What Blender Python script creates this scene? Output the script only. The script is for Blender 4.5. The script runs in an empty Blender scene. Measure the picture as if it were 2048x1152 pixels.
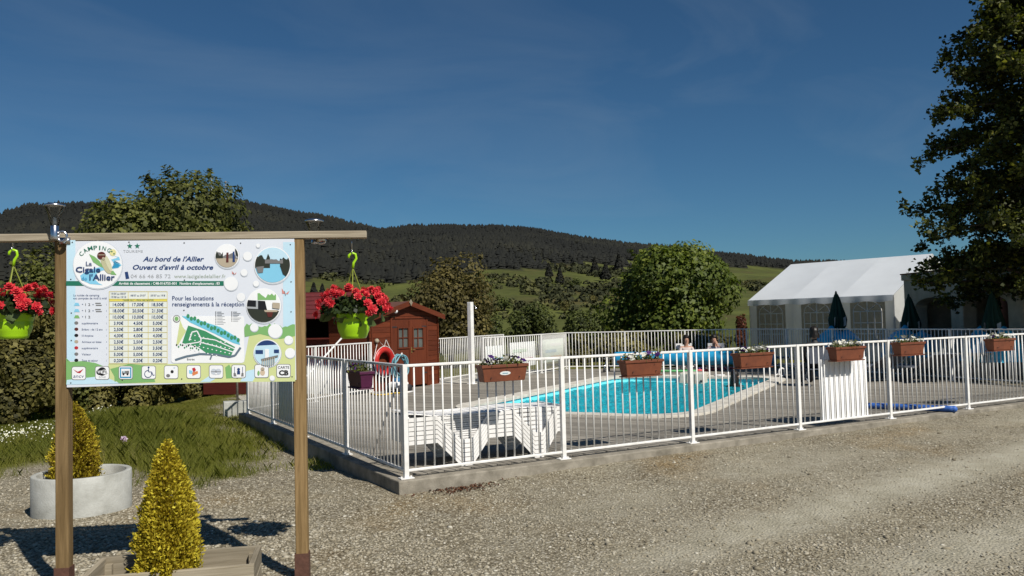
import bpy, math, random
import numpy as np
from mathutils import Vector, Matrix, Euler

random.seed(11)
rng = np.random.default_rng(11)
scene = bpy.context.scene
COL = scene.collection
V3 = Vector

# ------------------------------------------------------------------ camera
PX_W, PX_H, PX_F = 2048.0, 1152.0, 1647.4
YAW, PITCH, ROLL = 0.5131, 0.0392, -0.0243
CAM = V3((-3.325, -8.300, 1.658))
_f = V3((math.sin(YAW)*math.cos(PITCH), math.cos(YAW)*math.cos(PITCH), math.sin(PITCH)))
_r = V3((math.cos(YAW), -math.sin(YAW), 0))
_u = _r.cross(_f)
CR = _r*math.cos(ROLL) + _u*math.sin(ROLL)
CU = _u*math.cos(ROLL) - _r*math.sin(ROLL)
CF = _f
cam_data = bpy.data.cameras.new('camera')
cam_data.sensor_width = 36.0
cam_data.lens = 36.0*PX_F/PX_W
cam_data.clip_start = 0.05
cam_data.clip_end = 9000
cam = bpy.data.objects.new('camera', cam_data)
COL.objects.link(cam)
cam.matrix_world = Matrix(((CR.x, CU.x, -CF.x, CAM.x), (CR.y, CU.y, -CF.y, CAM.y),
                           (CR.z, CU.z, -CF.z, CAM.z), (0, 0, 0, 1)))
scene.camera = cam
scene.render.resolution_x, scene.render.resolution_y = 1024, 576

# ------------------------------------------------------------------ light
SUN_TRAVEL = V3((-0.15, 0.97, -1.0)).normalized()
SUN_EL = math.asin(-SUN_TRAVEL.z)
SUN_AZ = math.atan2(-SUN_TRAVEL.x, -SUN_TRAVEL.y)
world = bpy.data.worlds.new('World')
scene.world = world
world.use_nodes = True
wn, wl = world.node_tree.nodes, world.node_tree.links
for n in list(wn):
    wn.remove(n)
w_out = wn.new('ShaderNodeOutputWorld')
w_bg = wn.new('ShaderNodeBackground')
w_sky = wn.new('ShaderNodeTexSky')
w_sky.sky_type = 'NISHITA'
w_sky.sun_disc = False
w_sky.sun_elevation = SUN_EL
w_sky.sun_rotation = SUN_AZ
w_sky.altitude = 900
w_sky.air_density = 1.0
w_sky.dust_density = 0.3
w_sky.ozone_density = 1.2
w_bg.inputs['Strength'].default_value = 0.05
# faint high cirrus everywhere in the sky
w_tc = wn.new('ShaderNodeTexCoord')
w_map = wn.new('ShaderNodeMapping')
w_map.inputs['Rotation'].default_value = (0.0, 0.0, 0.9)
w_map.inputs['Scale'].default_value = (1.2, 3.6, 7.0)
w_n1 = wn.new('ShaderNodeTexNoise')
w_n1.inputs['Scale'].default_value = 1.5
w_n1.inputs['Detail'].default_value = 9
w_n1.inputs['Roughness'].default_value = 0.55
w_n1.inputs['Distortion'].default_value = 0.7
w_rmp = wn.new('ShaderNodeValToRGB')
w_rmp.color_ramp.elements[0].position = 0.48
w_rmp.color_ramp.elements[1].position = 0.90
w_rmp.color_ramp.elements[0].color = (0, 0, 0, 1)
w_rmp.color_ramp.elements[1].color = (0.16, 0.16, 0.16, 1)
w_mix = wn.new('ShaderNodeMixRGB')
w_mix.blend_type = 'MIX'
w_mix.inputs['Color2'].default_value = (6.0, 7.2, 8.2, 1)
wl.new(w_tc.outputs['Generated'], w_map.inputs['Vector'])
wl.new(w_map.outputs['Vector'], w_n1.inputs['Vector'])
wl.new(w_n1.outputs['Fac'], w_rmp.inputs['Fac'])
wl.new(w_rmp.outputs['Color'], w_mix.inputs['Fac'])
w_tint = wn.new('ShaderNodeMixRGB')      # the clear mountain sky, deeper blue than the model's
w_tint.blend_type = 'MULTIPLY'
w_tint.inputs['Fac'].default_value = 1.0
w_tint.inputs['Color2'].default_value = (0.42, 0.765, 1.0, 1)
wl.new(w_sky.outputs['Color'], w_tint.inputs['Color1'])
wl.new(w_tint.outputs['Color'], w_mix.inputs['Color1'])
wl.new(w_mix.outputs['Color'], w_bg.inputs['Color'])
wl.new(w_bg.outputs['Background'], w_out.inputs['Surface'])

sun_data = bpy.data.lights.new('sun', 'SUN')
sun_data.energy = 5.0
sun_data.angle = math.radians(0.55)
sun_data.color = (1.0, 0.945, 0.86)
sun = bpy.data.objects.new('sun', sun_data)
COL.objects.link(sun)
sun.rotation_euler = SUN_TRAVEL.to_track_quat('-Z', 'Y').to_euler()
sun.location = (0, -10, 30)

vs = scene.view_settings
vs.view_transform = 'Standard'
vs.look = 'None'
vs.exposure = 0.1
vs.gamma = 1.0
vs.use_curve_mapping = False

# ------------------------------------------------------------------ helpers
def ray(px, py):
    return CF + CR*((px-PX_W/2)/PX_F) - CU*((py-PX_H/2)/PX_F)
def at_z(px, py, z=0.0):
    d = ray(px, py); return CAM + d*((z-CAM.z)/d.z)
def at_d(px, py, dist):
    return CAM + ray(px, py)*dist
def at_plane(px, py, p, n):
    d = ray(px, py); return CAM + d*((p-CAM).dot(n)/d.dot(n))

def sstep(a, b, x):
    t = min(1.0, max(0.0, (x-a)/(b-a))); return t*t*(3-2*t)

MATS = {}
def new_mat(name):
    m = bpy.data.materials.new(name); m.use_nodes = True
    nt = m.node_tree
    b = nt.nodes['Principled BSDF']
    MATS[name] = m
    return m, nt, b

def mat(name, col, rough=0.6, metal=0.0, var=0.12, scale=6.0, bump=0.0, bscale=60.0, spec=0.4, stretch=None, dirt=None):
    """plain surface with noise variation of its own colour and fine relief"""
    if name in MATS: return MATS[name]
    m, nt, b = new_mat(name)
    N, L = nt.nodes, nt.links
    tc = N.new('ShaderNodeTexCoord'); mp = N.new('ShaderNodeMapping')
    if stretch: mp.inputs['Scale'].default_value = stretch
    L.new(tc.outputs['Object'], mp.inputs['Vector'])
    nz = N.new('ShaderNodeTexNoise'); nz.inputs['Scale'].default_value = scale
    nz.inputs['Detail'].default_value = 6; nz.inputs['Roughness'].default_value = 0.65
    L.new(mp.outputs['Vector'], nz.inputs['Vector'])
    rp = N.new('ShaderNodeValToRGB')
    c0 = dirt if dirt else tuple(c*(1-var*1.6) for c in col)
    rp.color_ramp.elements[0].position = 0.3; rp.color_ramp.elements[1].position = 0.68
    rp.color_ramp.elements[0].color = (*c0, 1)
    rp.color_ramp.elements[1].color = (*[min(1, c*(1+var)) for c in col], 1)
    L.new(nz.outputs['Fac'], rp.inputs['Fac']); L.new(rp.outputs['Color'], b.inputs['Base Color'])
    b.inputs['Roughness'].default_value = rough
    b.inputs['Metallic'].default_value = metal
    b.inputs['Specular IOR Level'].default_value = spec
    if bump > 0:
        n2 = N.new('ShaderNodeTexNoise'); n2.inputs['Scale'].default_value = bscale
        n2.inputs['Detail'].default_value = 4
        L.new(mp.outputs['Vector'], n2.inputs['Vector'])
        bp = N.new('ShaderNodeBump'); bp.inputs['Strength'].default_value = bump
        bp.inputs['Distance'].default_value = 0.01
        L.new(n2.outputs['Fac'], bp.inputs['Height']); L.new(bp.outputs['Normal'], b.inputs['Normal'])
    return m

def mat_tone(name, stops, rough=0.6, transl=0.0, tcol=None, spec=0.25):
    """colour from the per-piece 'tone' attribute (each leaf, stone or plank has its own shade)"""
    if name in MATS: return MATS[name]
    m, nt, b = new_mat(name)
    N, L = nt.nodes, nt.links
    at = N.new('ShaderNodeAttribute'); at.attribute_name = 'tone'
    rp = N.new('ShaderNodeValToRGB')
    els = rp.color_ramp.elements
    while len(els) < len(stops): els.new(0.5)
    for e, (p, c) in zip(els, stops):
        e.position = p; e.color = (*c, 1)
    L.new(at.outputs['Fac'], rp.inputs['Fac'])
    L.new(rp.outputs['Color'], b.inputs['Base Color'])
    b.inputs['Roughness'].default_value = rough
    b.inputs['Specular IOR Level'].default_value = spec
    if transl > 0:
        tr = N.new('ShaderNodeBsdfTranslucent'); mx = N.new('ShaderNodeMixShader')
        mx.inputs['Fac'].default_value = transl
        g = N.new('ShaderNodeMixRGB'); g.blend_type = 'MULTIPLY'; g.inputs['Fac'].default_value = 1
        g.inputs['Color2'].default_value = (*(tcol or (1.3, 1.4, 0.6)), 1)
        L.new(rp.outputs['Color'], g.inputs['Color1']); L.new(g.outputs['Color'], tr.inputs['Color'])
        out = N['Material Output']
        L.new(b.outputs['BSDF'], mx.inputs[1]); L.new(tr.outputs['BSDF'], mx.inputs[2])
        L.new(mx.outputs['Shader'], out.inputs['Surface'])
    return m

def mat_wood(name, c_dark, c_light, axis='X', rough=0.75, ring=7.0, bump=0.25):
    """weathered timber, grain along one local axis, every object with its own shade"""
    if name in MATS: return MATS[name]
    m, nt, b = new_mat(name)
    N, L = nt.nodes, nt.links
    tc = N.new('ShaderNodeTexCoord'); mp = N.new('ShaderNodeMapping')
    s = {'X': (0.7, 14, 14), 'Y': (14, 0.7, 14), 'Z': (14, 14, 0.7)}[axis]
    mp.inputs['Scale'].default_value = s
    oi = N.new('ShaderNodeObjectInfo')
    ad = N.new('ShaderNodeVectorMath'); ad.operation = 'ADD'
    sc = N.new('ShaderNodeVectorMath'); sc.operation = 'SCALE'
    sc.inputs[0].default_value = (37.0, 11.0, 5.0)
    L.new(oi.outputs['Random'], sc.inputs['Scale'])
    L.new(tc.outputs['Object'], ad.inputs[0]); L.new(sc.outputs['Vector'], ad.inputs[1])
    L.new(ad.outputs['Vector'], mp.inputs['Vector'])
    nz = N.new('ShaderNodeTexNoise'); nz.inputs['Scale'].default_value = ring*0.5
    nz.inputs['Detail'].default_value = 7; nz.inputs['Roughness'].default_value = 0.62
    nz.inputs['Distortion'].default_value = 0.6
    L.new(mp.outputs['Vector'], nz.inputs['Vector'])
    rp = N.new('ShaderNodeValToRGB')
    rp.color_ramp.elements[0].position = 0.28; rp.color_ramp.elements[1].position = 0.72
    rp.color_ramp.elements[0].color = (*c_dark, 1); rp.color_ramp.elements[1].color = (*c_light, 1)
    L.new(nz.outputs['Fac'], rp.inputs['Fac'])
    hv = N.new('ShaderNodeHueSaturation')
    mr = N.new('ShaderNodeMapRange'); mr.inputs['To Min'].default_value = 0.78; mr.inputs['To Max'].default_value = 1.18
    L.new(oi.outputs['Random'], mr.inputs['Value']); L.new(mr.outputs['Result'], hv.inputs['Value'])
    L.new(rp.outputs['Color'], hv.inputs['Color'])
    L.new(hv.outputs['Color'], b.inputs['Base Color'])
    b.inputs['Roughness'].default_value = rough
    b.inputs['Specular IOR Level'].default_value = 0.25
    bp = N.new('ShaderNodeBump'); bp.inputs['Strength'].default_value = bump; bp.inputs['Distance'].default_value = 0.006
    L.new(nz.outputs['Fac'], bp.inputs['Height']); L.new(bp.outputs['Normal'], b.inputs['Normal'])
    return m

class MB:
    """collects simple solids into one mesh"""
    def __init__(s): s.v = []; s.f = []; s.m = []; s.xf = None
    def add(s, vs, fs, mi=0):
        o = len(s.v)
        for p in vs:
            p = V3(p)
            s.v.append(s.xf @ p if s.xf else p)
        for f in fs: s.f.append(tuple(i+o for i in f)); s.m.append(mi)
        return s
    def box(s, c, d, rot=None, mi=0):
        c = V3(c); h = [x/2 for x in d]
        R = rot if rot is not None else Matrix.Identity(3)
        vs = [c + R @ V3((sx*h[0], sy*h[1], sz*h[2])) for sz in (-1, 1) for sy in (-1, 1) for sx in (-1, 1)]
        return s.add(vs, [(0, 2, 3, 1), (4, 5, 7, 6), (0, 1, 5, 4), (2, 6, 7, 3), (0, 4, 6, 2), (1, 3, 7, 5)], mi)
    def bar(s, a, b, w, h, up=(0, 0, 1), mi=0):
        a = V3(a); b = V3(b); d = (b-a); L = d.length; d.normalize(); u = V3(up)
        if abs(d.dot(u)) > 0.97: u = V3((1, 0, 0)) if abs(d.x) < .9 else V3((0, 1, 0))
        sd = d.cross(u).normalized(); u = sd.cross(d)
        R = Matrix((d, sd, u)).transposed()
        return s.box((a+b)/2, (L, w, h), R, mi)
    def tube(s, pts, r, n=8, mi=0, caps=True, closed=False):
        pts = [V3(p) for p in pts]; k = len(pts)
        rs = r if isinstance(r, (list, tuple)) else [r]*k
        vs = []; ref = None
        for i, p in enumerate(pts):
            if closed: d = pts[(i+1) % k]-pts[i-1]
            else: d = pts[min(i+1, k-1)]-pts[max(i-1, 0)]
            d.normalize()
            if ref is None:
                ref = V3((0, 0, 1)) if abs(d.z) < .9 else V3((1, 0, 0))
            a = d.cross(ref)
            if a.length < 1e-4: a = d.cross(V3((0, 1, 0)))
            a.normalize(); b = a.cross(d).normalized(); ref = b
            for j in range(n):
                t = 2*math.pi*j/n
                vs.append(p + (a*math.cos(t) + b*math.sin(t))*rs[i])
        fs = []
        for i in range(k if closed else k-1):
            i2 = (i+1) % k
            for j in range(n):
                fs.append((i*n+j, i*n+(j+1) % n, i2*n+(j+1) % n, i2*n+j))
        if caps and not closed:
            fs.append(tuple(range(n-1, -1, -1))); fs.append(tuple((k-1)*n+j for j in range(n)))
        return s.add(vs, fs, mi)
    def lathe(s, prof, n=24, c=(0, 0, 0), mi=0, a0=0.0, a1=2*math.pi):
        c = V3(c); full = abs(a1-a0-2*math.pi) < 1e-6; k = len(prof); vs = []
        m = n if full else n+1
        for j in range(m):
            t = a0+(a1-a0)*j/n
            for (r, z) in prof: vs.append(c+V3((r*math.cos(t), r*math.sin(t), z)))
        fs = []
        for j in range(n):
            j2 = (j+1) % m
            for i in range(k-1): fs.append((j*k+i, j2*k+i, j2*k+i+1, j*k+i+1))
        return s.add(vs, fs, mi)
    def prism(s, poly, z0, z1, mi=0):
        n = len(poly)
        vs = [(x, y, z0) for x, y in poly]+[(x, y, z1) for x, y in poly]
        fs = [tuple(range(n-1, -1, -1)), tuple(range(n, 2*n))]+[(i, (i+1) % n, n+(i+1) % n, n+i) for i in range(n)]
        return s.add(vs, fs, mi)
    def extrude_xz(s, poly, y0, y1, mi=0):
        n = len(poly)
        vs = [(x, y0, z) for x, z in poly]+[(x, y1, z) for x, z in poly]
        fs = [tuple(range(n)), tuple(range(2*n-1, n-1, -1))]+[(i, n+i, n+(i+1) % n, (i+1) % n) for i in range(n)]
        return s.add(vs, fs, mi)
    def ball(s, c, r, nu=12, nv=8, mi=0, jit=0.0):
        c = V3(c); r = r if isinstance(r, (tuple, list)) else (r, r, r)
        vs = [c+V3((0, 0, -r[2]))]
        for i in range(1, nv):
            ph = -math.pi/2+math.pi*i/nv
            for j in range(nu):
                t = 2*math.pi*j/nu; q = 1+random.uniform(-jit, jit)
                vs.append(c+V3((r[0]*math.cos(ph)*math.cos(t)*q, r[1]*math.cos(ph)*math.sin(t)*q, r[2]*math.sin(ph)*q)))
        vs.append(c+V3((0, 0, r[2]))); fs = []
        for j in range(nu): fs.append((0, 1+(j+1) % nu, 1+j))
        for i in range(nv-2):
            for j in range(nu):
                a = 1+i*nu; fs.append((a+j, a+(j+1) % nu, a+nu+(j+1) % nu, a+nu+j))
        t = len(vs)-1; a = 1+(nv-2)*nu
        for j in range(nu): fs.append((a+j, a+(j+1) % nu, t))
        return s.add(vs, fs, mi)
    def mesh(s, name, mats, smooth=False):
        me = bpy.data.meshes.new(name)
        me.from_pydata([tuple(p) for p in s.v], [], s.f)
        for m in (mats if isinstance(mats, (list, tuple)) else [mats]): me.materials.append(m)
        me.polygons.foreach_set('material_index', s.m)
        if smooth: me.polygons.foreach_set('use_smooth', [True]*len(s.f))
        me.update()
        return me
    def build(s, name, mats, parent=None, smooth=False, bevel=0.0, loc=None):
        return put(name, s.mesh(name, mats, smooth), parent, bevel, loc)

def rootmat(o):
    return Matrix.Translation(o.location) @ o.rotation_euler.to_matrix().to_4x4()

LOCAL = False
def put(name, me, parent=None, bevel=0.0, loc=None):
    """link one mesh object; geometry is in world space unless the parent asks for local space"""
    o = bpy.data.objects.new(name, me); COL.objects.link(o)
    if loc is not None: o.location = loc
    if parent is not None:
        o.parent = parent
        if parent.parent is None and not parent.get('_local'):
            o.matrix_parent_inverse = rootmat(parent).inverted()
    if bevel > 0:
        b = o.modifiers.new('bevel', 'BEVEL'); b.width = bevel; b.segments = 2; b.limit_method = 'ANGLE'
    return o

def tag(o, label=None, cat=None, group=None, kind=None):
    if label: o['label'] = label
    if cat: o['category'] = cat
    if group: o['group'] = group
    if kind: o['kind'] = kind
    return o

def thing(name, label, cat, loc=(0, 0, 0), rotz=0.0, group=None, local=False):
    o = bpy.data.objects.new(name, None); COL.objects.link(o)
    o.empty_display_size = 0.2
    o.location = loc; o.rotation_euler = (0, 0, rotz)
    if local: o['_local'] = 1
    return tag(o, label, cat, group)

def copy_tree(root, loc, rotz=None, label=None, group=None):
    def rec(o, par):
        c = o.copy(); COL.objects.link(c)
        if par is not None:
            c.parent = par
            c.matrix_parent_inverse = o.matrix_parent_inverse.copy()
        for ch in list(o.children): rec(ch, c)
        return c
    r = rec(root, None)
    r.location = loc
    if rotz is not None: r.rotation_euler = (0, 0, rotz)
    return tag(r, label, None, group)

def np_mesh(name, V, F, m, tone=None, smooth=False, attrs=None):
    me = bpy.data.meshes.new(name)
    n, k = len(F), F.shape[1]
    me.vertices.add(len(V)); me.vertices.foreach_set('co', np.ascontiguousarray(V, dtype=np.float32).ravel())
    me.loops.add(n*k); me.loops.foreach_set('vertex_index', np.ascontiguousarray(F, dtype=np.int32).ravel())
    me.polygons.add(n); me.polygons.foreach_set('loop_start', np.arange(0, n*k, k, dtype=np.int32))
    if smooth: me.polygons.foreach_set('use_smooth', np.ones(n, dtype=bool))
    me.update(calc_edges=True)
    if tone is not None:
        a = me.attributes.new('tone', 'FLOAT', 'POINT'); a.data.foreach_set('value', np.ascontiguousarray(tone, dtype=np.float32))
    for nm, arr in (attrs or {}).items():
        a = me.attributes.new(nm, 'FLOAT', 'POINT'); a.data.foreach_set('value', np.ascontiguousarray(arr, dtype=np.float32))
    for q in (m if isinstance(m, (list, tuple)) else [m]): me.materials.append(q)
    return me

def unit(a):
    return a/np.maximum(1e-9, np.linalg.norm(a, axis=1, keepdims=True))

def leaf_mesh(name, P, Nn, size, tone, m, aspect=0.62, fold=0.18):
    """one small folded leaf face per point"""
    n = len(P)
    Nn = unit(Nn)
    a = unit(np.cross(Nn, rng.normal(size=(n, 3))))
    b = np.cross(Nn, a)
    s = np.asarray(size).reshape(-1, 1)
    v = np.empty((n, 4, 3))
    v[:, 0] = P-a*s*0.5
    v[:, 1] = P+b*s*0.5*aspect+Nn*s*fold
    v[:, 2] = P+a*s*0.5
    v[:, 3] = P-b*s*0.5*aspect+Nn*s*fold
    F = np.arange(n*4).reshape(n, 4)
    return np_mesh(name, v.reshape(-1, 3), F, m, np.repeat(tone, 4))

def pt_in_poly(x, y, poly):
    x = np.asarray(x); y = np.asarray(y)
    ins = np.zeros(x.shape, bool); n = len(poly); j = n-1
    for i in range(n):
        xi, yi = poly[i]; xj, yj = poly[j]
        c = ((yi > y) != (yj > y)) & (x < (xj-xi)*(y-yi)/((yj-yi) if yj != yi else 1e-9)+xi)
        ins ^= c; j = i
    return ins

def poly_dist(x, y, poly):
    x = np.asarray(x, float); y = np.asarray(y, float)
    d = np.full(x.shape, 1e9); n = len(poly)
    for i in range(n):
        ax, ay = poly[i]; bx, by = poly[(i+1) % n]
        dx, dy = bx-ax, by-ay
        t = np.clip(((x-ax)*dx+(y-ay)*dy)/(dx*dx+dy*dy), 0, 1)
        d = np.minimum(d, np.hypot(x-ax-t*dx, y-ay-t*dy))
    return d

# ------------------------------------------------------------------ common materials
M_WHITE = mat('white_paint', (0.80, 0.79, 0.77), 0.38, var=0.05, scale=9, bump=0.04, dirt=(0.66, 0.65, 0.61))
M_PLASTIC_W = mat('white_plastic', (0.80, 0.79, 0.78), 0.42, var=0.04, scale=5, dirt=(0.68, 0.67, 0.64))
M_CONC = mat('concrete', (0.27, 0.245, 0.20), 0.9, var=0.22, scale=5, bump=0.5, bscale=90, spec=0.2, dirt=(0.15, 0.135, 0.105))
M_CONC_PALE = mat('pale_concrete', (0.42, 0.425, 0.395), 0.88, var=0.08, scale=4, bump=0.35, bscale=70, spec=0.2, dirt=(0.27, 0.27, 0.24))
M_STEEL = mat('steel', (0.62, 0.62, 0.64), 0.24, metal=1.0, var=0.05)
M_DARKMETAL = mat('dark_metal', (0.05, 0.05, 0.055), 0.45, metal=0.4, var=0.1)
M_RUST = mat('brown_primer', (0.10, 0.045, 0.03), 0.7, var=0.25, scale=20, bump=0.2)
M_BARK = mat('bark', (0.075, 0.055, 0.04), 0.9, var=0.35, scale=9, bump=0.8, bscale=30, stretch=(1, 1, 0.25))
M_SOIL = mat('soil', (0.05, 0.035, 0.022), 0.95, var=0.4, scale=25, bump=0.8, bscale=50)
# ------------------------------------------------------------------ ground and far hills
DECK = [(-0.10, -0.10), (14.62, -0.10), (16.32, 11.15), (11.63, 14.75), (9.97, 13.62), (6.98, 11.74), (5.7, 12.0), (3.5, 10.95), (-0.10, 8.1)]
GRASS_PX = [(-260, 985), (0, 950), (90, 932), (280, 960), (330, 985), (385, 983), (455, 962), (515, 938), (522, 912), (478, 868),
            (450, 842), (452, 818), (495, 800), (480, 765), (300, 752), (-260, 752)]
GRASS_POLY = [tuple(at_z(x, y, -0.24).xy) for x, y in GRASS_PX]
HOR0, HORS = 640.7, -0.0243
def horizon_y(x): return HOR0+HORS*(x-1024)
RIDGE_PX = [(-900, 520), (-400, 470), (0, 434), (50, 416), (110, 412), (190, 410), (300, 412), (480, 408), (560, 420), (640, 433), (700, 448), (770, 463),
            (820, 455), (1000, 455), (1060, 460), (1150, 476), (1300, 494), (1450, 512), (1600, 527), (1700, 530), (1850, 534), (2100, 540), (2600, 560)]
_ra = [math.atan((x-1024)/PX_F) for x, y in RIDGE_PX]
_rt = [(horizon_y(x)-y)/PX_F*math.cos(a) for (x, y), a in zip(RIDGE_PX, _ra)]
RIDGE_R = 1200.0
def ridge_h(a): return CAM.z+np.interp(a, _ra, _rt)*RIDGE_R

def vnoise(x, y, seed=0):
    """smooth value noise, vectorised"""
    x = np.asarray(x, float); y = np.asarray(y, float)
    xi = np.floor(x).astype(np.int64); yi = np.floor(y).astype(np.int64)
    fx = x-xi; fy = y-yi; fx = fx*fx*(3-2*fx); fy = fy*fy*(3-2*fy)
    def h(i, j):
        n = (i*374761393+j*668265263+seed*974711) & 0x7fffffff
        n = ((n ^ (n >> 13))*1274126177) & 0x7fffffff
        return ((n ^ (n >> 16)) & 0xffff)/65535.0
    return (h(xi, yi)*(1-fx)+h(xi+1, yi)*fx)*(1-fy)+(h(xi, yi+1)*(1-fx)+h(xi+1, yi+1)*fx)*fy

def smooth(a, b, x):
    t = np.clip((np.asarray(x, float)-a)/(b-a), 0, 1); return t*t*(3-2*t)

def polar(x, y):
    dx = np.asarray(x, float)-CAM.x; dy = np.asarray(y, float)-CAM.y
    r = np.hypot(dx, dy); a = np.arctan2(dx, dy)-YAW
    a = (a+math.pi) % (2*math.pi)-math.pi
    return r, a

def ground_z(x, y):
    x = np.asarray(x, float); y = np.asarray(y, float)
    r, a = polar(x, y)
    z = -0.145+(0.052*smooth(-.2, 2.5, x)+0.024*smooth(2, 11, x))*smooth(-6, 0, y)
    z = z-0.13*smooth(0.2, 5.0, y)*smooth(0.5, -0.4, x)
    z = z+0.014*(vnoise(x*1.7, y*1.7, 3)-0.5)*2+0.008*(vnoise(x*5, y*5, 4)-0.5)
    # grassy bank beside the deck
    z = z+0.36*np.exp(-(((x+2.0)/1.5)**2+((y-8.2)/2.7)**2))+0.05*vnoise(x*.8, y*.8, 9)*smooth(2, 5, y)*smooth(0, -2, x)
    # terrace side stands level with the deck
    z = np.where(x > 14.7, np.maximum(z, -0.03), z)
    far = smooth(38, 150, r)
    z = z-5.0*far
    t = np.clip((r-190)/(RIDGE_R-190), 0, 1)
    hill = (ridge_h(a)+5)*t**1.22
    hill = hill+(vnoise(x/90, y/90, 5)-.5)*9*smooth(0.08, .5, t)*smooth(1.0, .8, t)
    z = z+np.where(r > 190, hill, 0)
    z = np.where(r > RIDGE_R, z-(r-RIDGE_R)*0.10, z)
    return z

FOREST_PX = [(-900, 600), (0, 575), (250, 575), (560, 560), (640, 548), (700, 556), (790, 572), (850, 560), (1000, 532), (1100, 526), (1200, 532), (1290, 520),
             (1400, 528), (1480, 530), (1560, 534), (1650, 552), (1900, 560), (2600, 580)]
_fx = [p[0] for p in FOREST_PX]; _fy = [p[1] for p in FOREST_PX]
def forest_mask(x, y, z):
    r, a = polar(x, y)
    px = 1024+PX_F*np.tan(np.clip(a, -1.2, 1.2))
    py = horizon_y(px)-(z-CAM.z)/(r*np.cos(a))*PX_F
    n = ((vnoise(x/38, y/38, 6)-.5)*34+(vnoise(x/13, y/13, 7)-.5)*16)*np.where(px > 1400, .45, 1.0)
    return (r > 330) & (py+n < np.interp(px, _fx, _fy)) & (np.abs(a) < 1.2), px, py

az = np.radians(np.concatenate([np.arange(-180, -50, 6), np.arange(-50, 50, 0.5), np.arange(50, 180, 6)]))
rr = np.concatenate([np.linspace(0.0, 3.0, 6), 3.0*1.032**np.arange(1, 222)])
rr = rr[rr < 3200]
A, Rr = np.meshgrid(az, rr, indexing='ij')
GX = CAM.x+Rr*np.sin(YAW+A); GY = CAM.y+Rr*np.cos(YAW+A)
GZ = ground_z(GX, GY)
inside = pt_in_poly(GX, GY, DECK) & (poly_dist(GX, GY, DECK) > 0.55)
GZ = np.where(inside, -2.2, GZ)
FM, _, _ = forest_mask(GX, GY, GZ)
gin = pt_in_poly(GX, GY, GRASS_POLY)
gd = poly_dist(GX, GY, GRASS_POLY)
edge = np.where(gin, gd, -gd)+(vnoise(GX*1.6, GY*1.6, 8)-.5)*0.9
grass_a = smooth(-0.15, 0.35, edge)
R0, A0 = polar(GX, GY)
beyond = smooth(23, 27, R0)*np.where((GY > 8), 1, 0)
grass_a = np.maximum(grass_a, np.where((GX < -4.2) & (GY > 3.5), 1, 0))
grass_a = np.maximum(grass_a, beyond)
def dust_at(x, y):
    """packed wheel tracks of the drive, paler and finer than the loose gravel beside them"""
    a1, b1 = at_z(1200, 1150, -.14), at_z(2048, 925, -.14)
    d = (b1-a1).xy.normalized(); nx_, ny_ = -d.y, d.x
    q = (x-a1.x)*nx_+(y-a1.y)*ny_+(vnoise(x*.35, y*.35, 14)-.5)*.7
    t = smooth(-2.0, 3.0, (x-a1.x)*d.x+(y-a1.y)*d.y)
    w = np.exp(-((q-.15)/.42)**2)+np.exp(-((q+1.45)/.45)**2)+.75*smooth(-1.7, -3.2, q)+.35*np.exp(-((q-1.5)/.5)**2)
    return np.clip(w*t+(vnoise(x*.8, y*.8, 13)-.5)*.45*t, 0, 1)
dust_a = dust_at(GX, GY)
nA, nR = A.shape
idx = np.arange(nA*nR).reshape(nA, nR)
i2 = np.roll(idx, -1, axis=0)
F = np.stack([idx[:, :-1], i2[:, :-1], i2[:, 1:], idx[:, 1:]], -1).reshape(-1, 4)[:, ::-1]

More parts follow.
